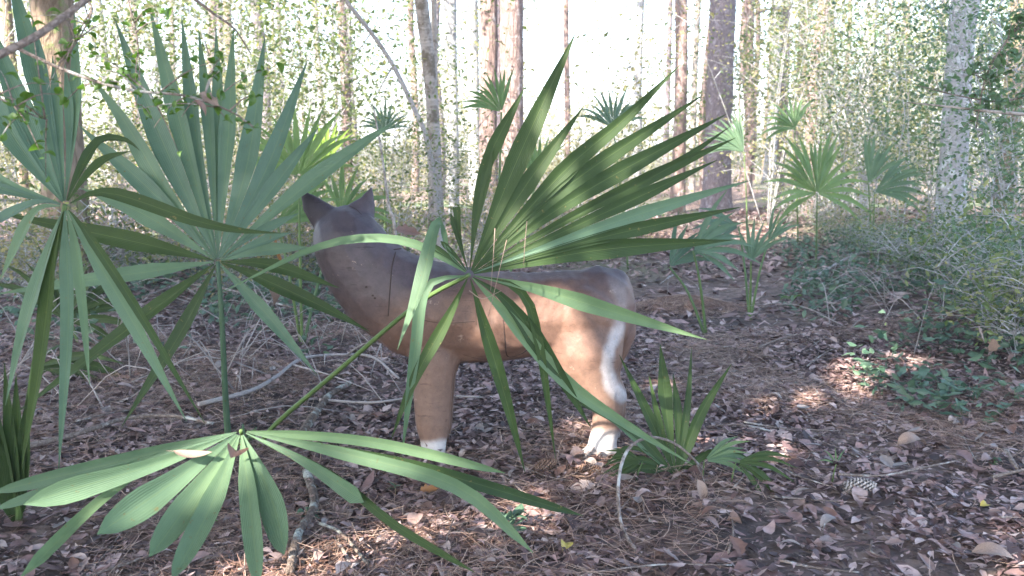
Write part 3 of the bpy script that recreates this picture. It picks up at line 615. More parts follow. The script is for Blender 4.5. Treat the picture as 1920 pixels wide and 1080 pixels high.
def tree(name, label, cat, base_px, depth, width_px, mat, h=11, lean=(0, 0), seed=1, group=None, crown=True, taper=0.55, wig=0.04, leafmat='shrub', base=None, limbs=7, nleaf=1600, bend=None, rough=.16, base_shift=0):
    if base is None:
        b = P(base_px, 300, depth); b.x = (base_px - 960) / F * depth; b.z = gz(b.x, b.y) - 0.02
    else: b = base
    t = thing(name, label, cat, b, group); r0 = width_px / F * depth / 2
    me, pts, lb = trunk_mesh(h, r0, r0 * taper, lean, wig, seed, 14 if width_px > 20 else 8, 36 if width_px > 40 else 18, rough if width_px > 20 else .08, limbs, bend)
    link('trunk', me, mat, t)
    if crown:
        src = np.array([p[:] for p in (lb if lb else pts[-4:])]); n = nleaf
        pp = src[RNG.integers(0, len(src), n)] + RNG.normal(size=(n, 3)) * h * .035
        V, Fc = leaf_cloud(pp, 0.10, asp=.5); link('crown', mesh_np('crown', V, Fc), M[leafmat], t)
    return t
TB = 'tree trunks standing in the woods'
tree('oak_tree', 'thick brown tree trunk with a sunlit face, at the upper left behind the blue-green fan', 'tree', 112, 6.2, 84, M['brown_bark'], 9, (0.0, 0), 3, TB, wig=.02, limbs=6)
tree('pine_tree', 'reddish brown mid-size trunk right of the tall fan, above the deer left ear', 'tree', 652, 12, 20, M['pine_red'], 11, (-0.012, 0), 4, TB)
tree('sapling', 'speckled pale trunk rising right behind the deer head', 'tree', 812, 6.6, 27, M['pale'], 7, (-0.055, 0), 5, TB, wig=.10, nleaf=500, taper=.6)
tree('sapling', 'thin pale stem close beside the speckled pale trunk', 'tree', 838, 7.2, 12, M['pale'], 6.5, (-0.035, 0.01), 6, TB, wig=.12, nleaf=400)
tree('gum_tree', 'blue-grey mottled trunk just right of the speckled pale trunk', 'tree', 850, 14, 19, M['gray'], 11, (0, 0), 7, TB)
tree('pine_tree', 'pinkish brown trunk, left one of the touching pair behind the big fan', 'tree', 918, 12.4, 36, M['pine_red'], 12, (-0.003, 0), 8, TB, wig=.02)
pine_pair = tree('pine_tree', 'darker brown thick trunk, right one of the touching pair behind the big fan', 'tree', 962, 12.0, 46, M['pine_red'], 12, (-.008, 0), 9, TB, wig=.02, taper=.6)
tree('pine_tree', 'big straight purple-grey pine trunk standing behind the frond tips', 'tree', 1346, 15, 50, M['pine'], 14, (0, 0), 10, TB, wig=.008, taper=.75, rough=.07)
tree('pine_tree', 'slim dark grey trunk right of the big purple-grey pine', 'tree', 1466, 17, 17, M['pine'], 12, (-.004, 0), 11, TB, wig=.03)
tree('gum_tree', 'pale slim trunk touching the right side of the big pine', 'tree', 1402, 20, 17, M['pine_red'], 12, (-.01, 0), 12, TB)
tree('sunlit_tree', 'thin sunlit trunk left of the big pine, brightness put into its pale bark', 'tree', 1271, 18, 15, M['pale'], 12, (-.002, 0), 13, TB, wig=.02)  # pale bark stands in for sunlight on this trunk and the next
tree('sunlit_tree', 'second thin sunlit trunk close beside the big pine, brightness put into its pale bark', 'tree', 1298, 20, 13, M['pale'], 12, (0, 0), 14, TB, wig=.02)
tree('pine_tree', 'leaning thin trunk in the white gap left of the big pine', 'tree', 1192, 16, 17, M['gray'], 12, (.003, 0), 15, TB, wig=.05)
tree('pine_tree', 'slender dark trunk right of the touching pair of trunks', 'tree', 1062, 17, 12, M['pine_red'], 12, (-.004, 0), 16, TB, wig=.03)
tree('gum_tree', 'thick mottled grey trunk at the right among the dense bushes', 'tree', 1790, 8.2, 52, M['gray'], 10, (.006, 0), 17, TB, wig=.03, taper=.7)
tree('pine_tree', 'pinkish slim trunk just left of the thick mottled grey trunk', 'tree', 1776, 12, 20, M['pine_red'], 11, (0, 0), 18, TB)
tree('pine_tree', 'brown trunk at the right edge behind the bushes', 'tree', 1885, 11, 34, M['brown_bark'], 11, (.01, 0), 19, TB)
tree('pine_tree', 'light brown crooked trunk right of the slim dark grey one', 'tree', 1520, 14, 24, M['pine_red'], 11, (.012, 0), 20, TB, wig=.06)
tree('pine_tree', 'grey trunk between the crooked trunk and the dense bushes', 'tree', 1618, 16, 26, M['gray'], 12, (.0, 0), 21, TB)
tree('sapling', 'slim trunk at the upper left edge beside the thick brown trunk', 'tree', 40, 10, 20, M['brown_bark'], 10, (-.01, 0), 22, TB)
tree('sapling', 'thin trunk between the thick brown trunk and the tall fan', 'tree', 205, 11, 14, M['gray'], 10, (-.005, 0), 23, TB, wig=.06)
# leaning bare sapling crossing behind the fans, thin bare stem beside the deer head
def limb(name, label, cat, pts, rads, mat, group=None, n=8, seg=24, rough=.1, kids=()):
    sp = spline(pts, seg); o0 = Vector(pts[0]); mb = MB()
    rr = [rads[0] + (rads[1] - rads[0]) * i / seg for i in range(seg + 1)]
    tube(mb, [p - o0 for p in sp], rr, n, rough, len(COL.objects), 25)
    for (k, q, r_) in kids:
        a = sp[int(k * seg)]; tube(mb, [v - o0 for v in spline([a, a.lerp(Vector(q), .5) + Vector((0, 0, .01)), q], 6)], [r_ * (1 - i * .13) for i in range(7)], 5, rough, 1, 25)
    o = link(name, mb.mesh(name), mat); o.location = o0; return tag(o, label, cat, group)
b_ = P(800, 300, 6.3); b_.z = gz(b_.x, b_.y)
limb('leaning_sapling', 'thin pale sapling leaning left across the speckled pale trunk', 'tree', [Vector((b_.x + .12, b_.y, b_.z)), P(808, 300, 6.3), P(770, 190, 6.3), P(720, 95, 6.3), P(640, -10, 6.2), P(560, -120, 6.2)], [.020, .013], M['pale_stick'], TB,
     kids=[(.55, P(690, 210, 6.4), .008), (.7, P(660, 120, 6.4), .007)])
b_ = P(745, 440, 4.6); b_.z = gz(b_.x, b_.y)
limb('bare_sapling', 'thin bare pale stem standing just behind the deer head', 'sapling', [b_, P(742, 445, 4.6), P(728, 380, 4.6), P(716, 290, 4.7), P(700, 200, 4.8)], [.012, .004], M['pale'])

# distant fill: trunks in depth
random.seed(99); DT = 'slender distant trunks deep in the bright woods'
LM_ = [(-1e9, 'past the left edge'), (0, 'behind the left fan'), (190, 'behind the tall fan'), (400, 'behind the right half of the tall fan'), (560, 'above the deer head'), (760, 'behind the speckled pale trunk'), (880, 'behind the touching pair of trunks'), (1000, 'in the white gap behind the big fan'), (1320, 'behind the big purple-grey pine'), (1440, 'above the green palmetto fan'), (1600, 'above the pale blue palmetto fan'), (1720, 'behind the thick mottled grey trunk'), (1860, 'at the right edge')]
def where(px): return [n_ for a, n_ in LM_ if px >= a][-1]
mats_t = ['pine', 'pine_red', 'gray', 'pale', 'pine_red', 'brown_bark']
protos = []
for i in range(8):
    me, pts, lb = trunk_mesh(13, .11, .06, (random.uniform(-.02, .02), 0), .05, 50 + i, 8, 16, .1, 6)
    src = np.array([p[:] for p in lb]); pp = src[RNG.integers(0, len(src), 700)] + RNG.normal(size=(700, 3)) * .5
    V, Fc = leaf_cloud(pp, 0.16); me.materials.append(M[mats_t[i % 6]]); cm = mesh_np('crown', V, Fc); cm.materials.append(M['shrub_warm']); protos.append((me, cm))
for i in range(95):
    d = random.uniform(16, 70); px = random.uniform(-150, 2070)
    if 985 < px < 1300 and random.random() < .8: continue
    x = (px - 960) / F * d; y = d
    t = thing('distant_tree', ('far-off ' if d > 40 else 'fairly distant ') + 'slender tree trunk ' + where(px), 'tree', (x, y, gz(x, y)), DT)
    t.rotation_euler.z = random.uniform(0, 6.28); s = random.uniform(.6, 1.5); t.scale = (s, s, random.uniform(.9, 1.2))
    me, cm = protos[i % 8]; link('trunk', me, None, t); link('crown', cm, None, t)

# ------------------------------------------------------------------ shrubs and understory
SH = {}
def shrub_kind(key, *a, **k): SH[key] = shrub_meshes(*a, **k)
shrub_kind('tall0', 1, 3.4, 1.2, 2100, .046, nstem=6, sparse=1.3); shrub_kind('tall1', 2, 4.0, 1.3, 2200, .046, nstem=6, sparse=1.4)
shrub_kind('tall2', 3, 3.0, 1.0, 2200, .045, nstem=5, sparse=1.3)
shrub_kind('big0', 4, 4.5, 1.9, 4200, .075, nstem=7, sparse=1.3); shrub_kind('big1', 5, 5.0, 2.0, 4200, .080, nstem=7, sparse=1.4)
shrub_kind('low0', 6, .9, .7, 1500, .040, nstem=9, sparse=1.2); shrub_kind('low1', 7, .7, .8, 1500, .038, nstem=9, sparse=1.2)
shrub_kind('dense', 8, 2.6, .95, 5200, .040, nstem=8, sparse=1.2, lowest=.03)
def shrub(key, label, x, y, mat, sc=1.0, group=None, rz=None, name='shrub', z=None):
    t = thing(name, label, 'shrub', (x, y, gz(x, y) if z is None else z), group); t.rotation_euler.z = random.uniform(0, 6.28) if rz is None else rz
    t.scale = (sc, sc, sc * random.uniform(.9, 1.1)); st, fo = SH[key]
    a = link('stems', st, None, t); b = link('foliage', fo, None, t)
    for o, m_ in ((a, M['gray']), (b, mat)):
        if not o.data.materials: o.data.materials.append(None)
        o.material_slots[0].link = 'OBJECT'; o.material_slots[0].material = m_
    return t
def pxy(px, d): return (px - 960) / F * d, d
random.seed(5)
# right hand thicket beside the path
SG = 'evergreen shrubs of the thicket on the right'
for px, d, key, sc, lab, mt in [
    (1900, 5.6, 'dense', .72, 'dense dark green shrub at the right edge nearest the path', 'shrub_cool'),
    
    (1690, 8.6, 'tall0', .7, 'leafy green shrub left of the thick mottled grey trunk', 'shrub_cool'),
    (1850, 9.0, 'tall1', .9, 'tall leafy shrub behind the thick mottled grey trunk', 'shrub'),
    (1940, 7.5, 'tall0', .95, 'tall shrub whose leaves hang over the upper right corner', 'shrub_cool'),
    (1620, 10.5, 'tall2', 1.0, 'airy sapling shrub behind the pale blue palmetto fan', 'shrub_cool'),
    (1740, 11.5, 'tall1', 1.0, 'airy tall shrub deep behind the thicket', 'shrub'),
    (1560, 13, 'tall0', 1.0, 'thin-leaved shrub above the green palmetto fan', 'shrub')]:
    x, y = pxy(px, d); shrub(key, lab, x, y, M[mt], sc, SG)
# low growth bordering the path on the right
LG = 'low leafy plants along the path edge'
for i, (px, d) in enumerate([(1700, 6.4), (1790, 5.6), (1650, 7.4), (1880, 4.9), (1740, 6.0), (1840, 5.3), (1960, 4.2), (1600, 8.2), (1560, 9), (1690, 7.2), (1900, 5.6), (1500, 10), (1460, 11), (1780, 7.0), (1920, 4.0), (1820, 4.7)]):
    x, y = pxy(px + 30 + random.uniform(-20, 20), d); shrub('low%d' % (i % 2), ('nearer' if d < 6 else 'farther') + ' low leafy green plant ' + where(px), x, y, M['shrub_cool' if i % 2 else 'shrub'], random.uniform(.38, .68), LG)
for i, (px, d) in enumerate([(60, 5.4), (250, 6.3), (420, 6.0), (560, 7.0), (330, 8.0), (150, 8.4), (700, 8.5), (500, 9.5), (620, 10.5), (880, 8.5), (1050, 9.5), (1180, 10.5), (980, 11), (760, 10), (-40, 6.5)]):
    x, y = pxy(px, d); shrub('low%d' % (i % 2), ('nearer' if d < 8 else 'farther') + ' low scrubby plant ' + where(px), x, y, M['shrub' if i % 2 else 'shrub_warm'], random.uniform(.6, .9), 'low scrubby plants behind the palmettos')
# airy understory through the picture
UG = 'airy understory shrubs among the trunks'
for i in range(44):
    d = random.choice([random.uniform(8, 14), random.uniform(13, 22), random.uniform(20, 34)]); px = random.uniform(-120, 2040)
    if 960 < px < 1330 and random.random() < .88: continue
    x, y = pxy(px, d)
    key = random.choice(['tall0', 'tall1', 'tall2']) if d < 14 else random.choice(['big0', 'big1', 'tall1'])
    shrub(key, ('near' if d < 12 else 'middle-distance' if d < 20 else 'distant') + ' airy understory shrub ' + where(px), x, y, M[random.choice(['shrub', 'shrub_warm', 'shrub_warm', 'shrub'])], random.uniform(.75, 1.05), UG)
for px, d, key, lab in [(440, 10.5, 'tall1', 'olive leafy tall shrub over the right half of the tall fan'), (520, 9.2, 'tall0', 'olive leafy tall shrub between the tall fan and the reddish trunk'), (585, 11.5, 'big0', 'dense olive tall shrub left of the reddish mid-size trunk'), (700, 10, 'tall2', 'sparse tall shrub left of the speckled pale trunk'), (300, 11, 'tall1', 'tall shrub behind the left half of the tall fan'), (60, 9, 'tall0', 'tall shrub left of the thick brown trunk')]:
    x, y = pxy(px, d); shrub(key, lab, x, y, M['shrub'], 1.0, 'tall leafy shrubs at the upper left')
for i, (px, d) in enumerate([(20, 6.8), (120, 7.6), (215, 7.0), (300, 9.0), (455, 7.8), (545, 6.2), (640, 7.4), (700, 9.8), (745, 6.4), (860, 7.2), (905, 9.2), (1010, 8.0), (1100, 8.8), (1200, 9.5), (350, 6.9), (590, 9.0)]):
    x, y = pxy(px, d); shrub('tall2', 'slim knee-high brushy shrub ' + where(px), x, y, M['shrub_warm' if i % 2 else 'shrub'], random.uniform(.33, .55), 'knee-high brushy shrubs behind the deer')
# low distant brush closing the woods under the horizon
BG_ = 'distant sunlit brush between the trunks'
for i in range(60):
    d = random.uniform(18, 55); px = -100 + 2120 * (i + random.random()) / 60; x, y = pxy(px, d)
    shrub('low%d' % (i % 2), 'distant low sunlit brush ' + where(px), x, y, M['shrub_warm' if i % 3 else 'shrub'], random.uniform(1.3, 2.3) * (.7 if 980 < px < 1300 else 1), BG_)

# far wood edge that reads as one mass
n = 26000; ang = RNG.uniform(-.72, .72, n); dd = RNG.uniform(60, 95, n)
hh = np.abs(RNG.normal(size=n)) * (1.7 + 1.0 * np.sin(ang * 9) + 0.8 * np.sin(ang * 23)); 
pts = np.stack([np.sin(ang) * dd, np.cos(ang) * dd, hh], 1); V, Fc = leaf_cloud(pts, .42)
tag(link('distant_wood', mesh_np('distant_wood', V, Fc), M['shrub_warm']), 'hazy mass of far-off sunlit undergrowth behind all the trunks', 'undergrowth', kind='stuff')

# ------------------------------------------------------------------ unseen trees added behind the camera, crowns shaped to shade the glade
gaps = [(P(1080, 622, 2.95), .075), (P(1030, 640, 2.95), .04), (P(1112, 790, 2.97), .05), (P(1112, 825, 2.97), .06), (P(955, 640, 2.92), .05), (P(1150, 640, 3.0), .03),
        (G(1650, 692), .11), (G(1595, 705), .09), (G(1700, 680), .08), (G(1590, 745), .08), (G(1520, 760), .08), (G(1460, 775), .06),
        (G(1000, 960), .05), (G(850, 990), .05), (G(760, 1000), .04), (G(700, 1040), .06), (G(1075, 930), .05), (G(1010, 1000), .04), (G(1880, 1055), .10), (G(1780, 1075), .05), (G(620, 1060), .04),
        (P(130, 1000, 1.85), .07), (P(90, 1040, 1.8), .06), (P(970, 440, 2.3), .03), (P(1080, 560, 2.36), .03), (P(1200, 600, 2.4), .04), (P(1260, 615, 2.4), .05),
        (P(120, 130, 6.1), .18), (G(1100, 895), .04), (G(1260, 730), .04), (P(612, 280, 7.0), .3), (P(1240, 680, 2.8), .04)]
n = 68000
T = np.stack([RNG.uniform(-6.0, 5.5, n), RNG.uniform(.2, 9.2, n), RNG.uniform(0, 1.2, n)], 1)
# the cover thins out towards the far end of the glade
keep = RNG.random(n) > np.clip((T[:, 1] - 7.0) / 3.0, 0, 1); T = T[keep]
n0_ = len(T); T = np.vstack([T, np.stack([RNG.uniform(2.6, 5.2, 9000), RNG.uniform(5, 9.5, 9000), RNG.uniform(1.0, 3.6, 9000)], 1), np.stack([RNG.uniform(-1.6, .2, 4000), RNG.uniform(6, 7.8, 4000), RNG.uniform(.5, 2.8, 4000)], 1)])  # extra crown leaves added to shade the right thicket and the pale sapling
s_ = np.array(SUN); hgt = np.where(np.arange(len(T)) < n0_, RNG.uniform(4.2, 7.8, len(T)), RNG.uniform(6.4, 8.2, len(T))) + 1.0 * np.sin(T[:, 0] * 1.7) * np.cos(T[:, 1] * 1.3)
t_ = (hgt - T[:, 2]) / s_[2]; Cp = T + s_ * t_[:, None]; size = .17
ok = np.ones(len(Cp), bool)
for q, r in gaps:
    v = Cp - np.array(q); al = v @ s_; dist = np.linalg.norm(v - al[:, None] * s_, axis=1); ok &= dist > r + .02 + size * .28  # crown leaves cut away so sun reaches the chosen spots
Cp = Cp[ok]
roots = [(-9.5, -8.5), (-4.0, -8.8), (-9.0, -2.6), (-3.6, -3.2), (-6.4, -5.6), (.8, -6.6)]
cent = np.array([(a, b, 6) for a, b in roots]); which = np.argmin(((Cp[:, None, :2] - cent[None, :, :2]) ** 2).sum(2), 1)
for i, (a, b) in enumerate(roots):
    base = Vector((a, b, gz(a, b))); sel = Cp[which == i] - np.array(base)
    t = thing('oak_tree', 'broad-crowned oak added unseen behind the viewer, its crown shaped to shade the glade', 'tree', base, 'unseen shading oaks behind the viewer')
    me, pts, lb = trunk_mesh(6.6, .17, .07, (0, 0), .06, 70 + i, 10, 16, .12, 0); link('trunk', me, M['brown_bark'], t)
    if len(sel) < 5: continue
    lm = MB()
    for k in range(16):
        q = Vector(sel[int(RNG.integers(0, len(sel)))]); z0 = min(6.0, max(2.6, q.z - 1.2)); p = min(pts, key=lambda v: abs(v.z - z0))
        tube(lm, spline([p, p.lerp(q, .5) + Vector((0, 0, .3)), q], 6), [.06, .05, .04, .03, .022, .015, .008], 6)
    link('limbs', lm.mesh('limbs'), M['brown_bark'], t)
    V, Fc = leaf_cloud(sel, size, asp=.62, flat=.2); link('crown', mesh_np('crown', V, Fc), M['canopy'], t)

# leaf mass and limbs added above the frame to shade the big pine
n = 5200; T2 = np.stack([RNG.uniform(2.4, 4.3, n), RNG.uniform(14.4, 15.4, n), RNG.uniform(.3, 4.6, n)], 1); C2 = T2 + s_ * ((RNG.uniform(7.6, 9.6, n) - T2[:, 2]) / s_[2])[:, None] - np.array(pine_pair.location)
V, Fc = leaf_cloud(C2, .17, asp=.5); link('crown', mesh_np('crown', V, Fc), M['canopy'], pine_pair)  # added shading leaves, hung on this tree out of view
lm = MB()
for k in range(9):
    q = Vector(C2[int(RNG.integers(0, n))]); z0 = q.z - 1.0; lm_p = Vector((0, 0, max(5, z0))); tube(lm, spline([lm_p, lm_p.lerp(q, .5) + Vector((0, 0, .4)), q], 6), [.05, .045, .04, .03, .02, .014, .008], 6)
link('limbs', lm.mesh('limbs'), M['pine_red'], pine_pair)  # limbs added to carry the shading leaves

# ------------------------------------------------------------------ forest floor litter
def gzv(x, y): return np.array([gz(a, b) for a, b in zip(x.tolist(), y.tolist())])
def frust_pts(n, d0, d1, margin=1.15):
    d = np.sqrt(RNG.uniform(d0 * d0, d1 * d1, n)); px = RNG.uniform(-960 * margin, 960 * margin, n); x = px / F * d
    return x, d
def litter_leaves(n, d0, d1, L0, nu=5, name='leaves', zj=.012, pathless=False):
    x, y = frust_pts(n, d0, d1); z = gzv(x, y)
    # clumpy: thinner where bare soil shows
    nv = np.array([noise.noise(Vector((a * 1.5, b * 1.5, 2.2))) for a, b in zip(x.tolist(), y.tolist())])
    kp = RNG.random(n) < np.clip(.78 + nv * 1.3, .34, 1); x, y, z = x[kp], y[kp], z[kp]; n = len(x)
    L = L0 * (1 + .38 * RNG.normal(size=n)).clip(.35, 2.0); asp = RNG.uniform(.26, .55, n)
    u = np.linspace(0, 1, nu); prof = np.sin(np.pi * u ** .85) ** .75; prof[0] = prof[-1] = .04
    uu = np.repeat(u, 3); vv = np.tile([-1, 0, 1], nu); pp = np.repeat(prof, 3)
    curl = RNG.normal(size=n) * .5; cup = RNG.uniform(-.1, .9, n); tw = RNG.normal(size=n) * .5
    X = (uu[None] - .5) * L[:, None]; wv = vv[None] * pp[None]; lobes = 1 + .22 * np.sin(uu[None] * 19 + RNG.uniform(0, 6, (n, 1))) * (RNG.random((n, 1)) < .35)
    Y = wv * (L * asp)[:, None] * .5 * lobes + .10 * L[:, None] * np.sin(uu[None] * 3.1) * RNG.normal(size=(n, 1)) * .6
    Z = -curl[:, None] * (uu[None] - .5) ** 2 * L[:, None] + cup[:, None] * np.abs(wv) ** 1.5 * (L * asp)[:, None] * .35 + tw[:, None] * (uu[None] - .5) * wv * (L * asp)[:, None] * .8
    Z = Z - Z.min(1)[:, None]
    yaw = RNG.uniform(0, 6.283, n)[:, None]; t1 = (RNG.normal(size=n) * .2)[:, None]; t2 = (RNG.normal(size=n) * .2)[:, None]
    Z2 = Z + np.sin(t1) * X + np.sin(t2) * Y; Xr = X * np.cos(yaw) - Y * np.sin(yaw); Yr = X * np.sin(yaw) + Y * np.cos(yaw)
    Zf = z[:, None] + Z2 + np.abs(RNG.normal(size=(n, 1))) * zj + L[:, None] * .06
    V = np.stack([Xr + x[:, None], Yr + y[:, None], Zf], 2).reshape(-1, 3); k = nu * 3
    fa = [(i * 3 + j, i * 3 + j + 1, (i + 1) * 3 + j + 1, (i + 1) * 3 + j) for i in range(nu - 1) for j in range(2)]
    Fc = (np.arange(n)[:, None, None] * k + np.array(fa)[None]).reshape(-1, 4)
    return V, Fc
tag(link('leaf_litter', mesh_np('leaf_litter', *litter_leaves(30000, 1.25, 5.2, .046)), M['litter']), 'thick carpet of dry brown leaves on the forest floor near the deer', 'leaf litter', kind='stuff')
tag(link('leaf_fragments', mesh_np('leaf_fragments', *litter_leaves(60000, 1.25, 5.0, .021, 3, zj=.02)), M['litter']), 'crumbled bits of dry leaf among the larger leaves', 'leaf litter', kind='stuff')
tag(link('leaf_litter', mesh_np('leaf_litter', *litter_leaves(42000, 5.2, 16, .085, 3, zj=.02)), M['litter']), 'carpet of dry brown leaves covering the path farther back', 'leaf litter', kind='stuff')
def needles(n, d0, d1, L0, wd, bias=None):
    x, y = frust_pts(n, d0, d1); nv = np.array([noise.noise(Vector((a * 1.1 + 5, b * 1.1, 5.2))) for a, b in zip(x.tolist(), y.tolist())])
    pb = np.clip(.22 + nv * 1.9 + .30 * (y < 2.6) * (x < .6) + .15 * (x < 0), .02, 1); kp = RNG.random(n) < pb; x, y = x[kp], y[kp]; n = len(x); z = gzv(x, y)
    yaw = RNG.uniform(0, 6.283, n); L = L0 * RNG.uniform(.5, 1.2, n); bend = RNG.normal(size=n) * .25; lift = RNG.normal(size=n) * .10; V = []
    zb = z + np.abs(RNG.normal(size=n)) * .012 + .014
    for u in (-.5, -.17, .17, .5):
        for s in (-1, 1):
            X = u * L; Y = bend * L * (u * u) + s * wd / 2
            V.append(np.stack([x + X * np.cos(yaw) - Y * np.sin(yaw), y + X * np.sin(yaw) + Y * np.cos(yaw), zb + lift * u * L + np.abs(bend) * .02 + s * wd * .15], 1))
    V = np.stack(V, 1).reshape(-1, 3); fa = [(0, 1, 3, 2), (2, 3, 5, 4), (4, 5, 7, 6)]
    return V, (np.arange(n)[:, None, None] * 8 + np.array(fa)[None]).reshape(-1, 4)
tag(link('pine_needles', mesh_np('pine_needles', *needles(66000, 1.25, 5.0, .15, .0016)), M['needle']), 'scattered dry reddish pine needles lying over the leaf litter', 'pine needles', kind='stuff')
# small twigs in the litter
tw = MB(); random.seed(17)
for i in range(420):
    d = math.sqrt(random.uniform(1.6, 36)) + .2; x = random.uniform(-1.1, 1.1) * 960 / F * d; L_ = random.uniform(.06, .4) * (1 if d < 4 else 1.4); a = random.uniform(0, 6.28)
    p0 = Vector((x, d, 0)); q = p0 + Vector((math.cos(a), math.sin(a), 0)) * L_; m_ = p0.lerp(q, .5) + Vector((random.uniform(-.1, .1) * L_, random.uniform(-.1, .1) * L_, 0))
    c = [Vector((v.x, v.y, gz(v.x, v.y) + .018 + random.uniform(0, .02))) for v in (p0, m_, q)]; r_ = random.uniform(.0012, .0045)
    tube(tw, spline(c, 6), [r_ * (1 - .1 * k) for k in range(7)], 5, .15, i, 30)
tag(link('small_twigs', tw.mesh('small_twigs'), M['twig']), 'small dry twigs mixed into the leaf litter', 'twigs', kind='stuff')
br = MB(); random.seed(23)
for i in range(420):
    lf = random.random() < .62; d = random.uniform(3.3, 8.5) if lf else random.uniform(4.2, 9.5)
    x = random.uniform(-1.05, -.12) * 960 / F * d if lf else random.uniform(.62, 1.1) * 960 / F * d
    L_ = random.uniform(.15, .75); a = random.uniform(0, 6.28); hgt_ = random.uniform(.02, .30) * (.6 + L_)
    c = [Vector((x, d, gz(x, d))), Vector((x + math.cos(a) * L_ * .5, d + math.sin(a) * L_ * .5, gz(x, d) + hgt_)), Vector((x + math.cos(a) * L_, d + math.sin(a) * L_, gz(x, d) + hgt_ * random.uniform(0, 1.1)))]
    tube(br, spline(c, 6), [random.uniform(.0015, .0045) * (1 - .12 * k) for k in range(7)], 4)
tag(link('dead_twigs', br.mesh('dead_twigs'), M['pale_stick']), 'tangle of thin grey dead twigs in the undergrowth beside the path', 'twigs', kind='stuff')
# grey-green wisps of low weeds on both sides
wn = 20000; wx = np.concatenate([RNG.uniform(1.5, 5.0, wn), RNG.uniform(-5, -.9, wn // 2)]); wy = np.concatenate([RNG.uniform(3.2, 9, wn), RNG.uniform(4.2, 9, wn // 2)])
edge = np.where(wx > 0, wx > .31 * wy + .45 + .2 * np.sin(wy * 3) - .55 * np.clip((wy - 4.6) / 2, 0, 1), True); wx, wy = wx[edge], wy[edge]
nv = np.array([noise.noise(Vector((a * 1.6, b * 1.6, 8.2))) for a, b in zip(wx.tolist(), wy.tolist())]); kp = nv > -.05; wx, wy = wx[kp], wy[kp]
V, Fc = leaf_cloud(np.stack([wx, wy, gzv(wx, wy) + np.abs(RNG.normal(size=len(wx))) * .10 + .02], 1), .045, flat=.6)
tag(link('ground_cover', mesh_np('ground_cover', V, Fc), M['weed']), 'low green creeping weeds over the banks beside the path', 'ground cover', kind='stuff')

# ---- single fallen leaves, the largest and nearest
def leaf_mesh(seed, kind):
    random.seed(seed); nu = 9; V = []; Fc = []
    cur = random.uniform(-.5, .9); cup = random.uniform(.1, .9); tw_ = random.uniform(-.5, .5); bendy = random.uniform(-.15, .15)
    for i in range(nu):
        u = i / (nu - 1)
        pr = math.sin(math.pi * u ** .85) ** .7 if 0 < i < nu - 1 else .03
        if kind == 'lobed': pr *= 1 + .30 * math.sin(u * 20)
        if kind == 'broad': pr *= 1.25
        if kind == 'narrow': pr *= .6
        for v in (-1, -.5, 0, .5, 1):
            wv = v * pr * .26; x = u - .5; y = wv + bendy * math.sin(math.pi * u)
            V.append((x, y, -cur * x * x + cup * abs(wv) ** 1.4 * .9 + tw_ * x * wv - (.015 if v == 0 else 0)))
    zmin = min(v[2] for v in V); V = [(x, y, z - zmin) for x, y, z in V]
    Fc = [(i * 5 + j, i * 5 + j + 1, (i + 1) * 5 + j + 1, (i + 1) * 5 + j) for i in range(nu - 1) for j in range(4)]
    k = len(V); V += [(-.5, 0.008, .0 - zmin * 0 + V[2][2]), (-.5, -.008, V[2][2]), (-.68, -.006, V[2][2] + .01), (-.68, .006, V[2][2] + .01)]; Fc.append((k, k + 1, k + 2, k + 3))
    me = mesh_np('fallen_leaf', V, Fc); me.materials.append(M['fallen']); return me
LMS = [leaf_mesh(i, k) for i, k in enumerate(['oval', 'narrow', 'broad', 'lobed', 'oval', 'narrow', 'broad', 'lobed', 'oval', 'narrow'])]
TONES = [('pale tan', (0.44, 0.35, 0.30), (0.38, 0.29, 0.25)), ('mauve brown', (0.28, 0.20, 0.18), (0.24, 0.165, 0.145)), ('dark brown', (0.12, 0.078, 0.065), (0.085, 0.055, 0.048)), ('reddish brown', (0.21, 0.115, 0.085), (0.165, 0.09, 0.068)), ('greyish', (0.30, 0.26, 0.245), (0.24, 0.205, 0.19))]
TM = [leaf_mat('dry_leaf_' + a.replace(' ', '_'), [(0, b), (1, c)], 0.12, 0.5, 0.45, 0.45, 3, per_object=True) for a, b, c in TONES]
SHP = ['oval', 'narrow', 'broad', 'lobed', 'oval', 'narrow', 'broad', 'lobed', 'oval', 'narrow']
def zone(px, py):
    if px < 640: return 'under the low fan at the lower left' if py > 780 else 'among the stalks left of the deer'
    if px < 1040: return 'below the deer front hoof' if py > 860 else 'under the deer belly'
    if px < 1330: return 'around the bent twig' if py > 860 else 'behind the young palmetto'
    if px < 1620: return 'near the pale pine cone' if py > 850 else 'on the shaded middle of the path'
    return 'in the lower right corner' if py > 880 else 'at the right edge of the path'
random.seed(33)
for i in range(240):
    py = random.uniform(600, 1085); px = random.uniform(10, 1915); p = G(px, py)
    k = i % 10; o = link('fallen_leaf', LMS[k], None); L_ = random.uniform(.036, .068)
    o.location = p + Vector((0, 0, random.uniform(.02, .04))); o.scale = (L_, L_, L_)
    o.rotation_euler = (random.gauss(0, .25), random.gauss(0, .25), random.uniform(0, 6.28))
    q = random.choice([0, 1, 1, 1, 2, 3, 4, 4]); o.material_slots[0].link = 'OBJECT'; o.material_slots[0].material = TM[q]
    tag(o, '%s %s dry leaf %s' % (TONES[q][0], SHP[k], zone(px, py)), 'leaf', 'dry leaves lying on the forest floor')
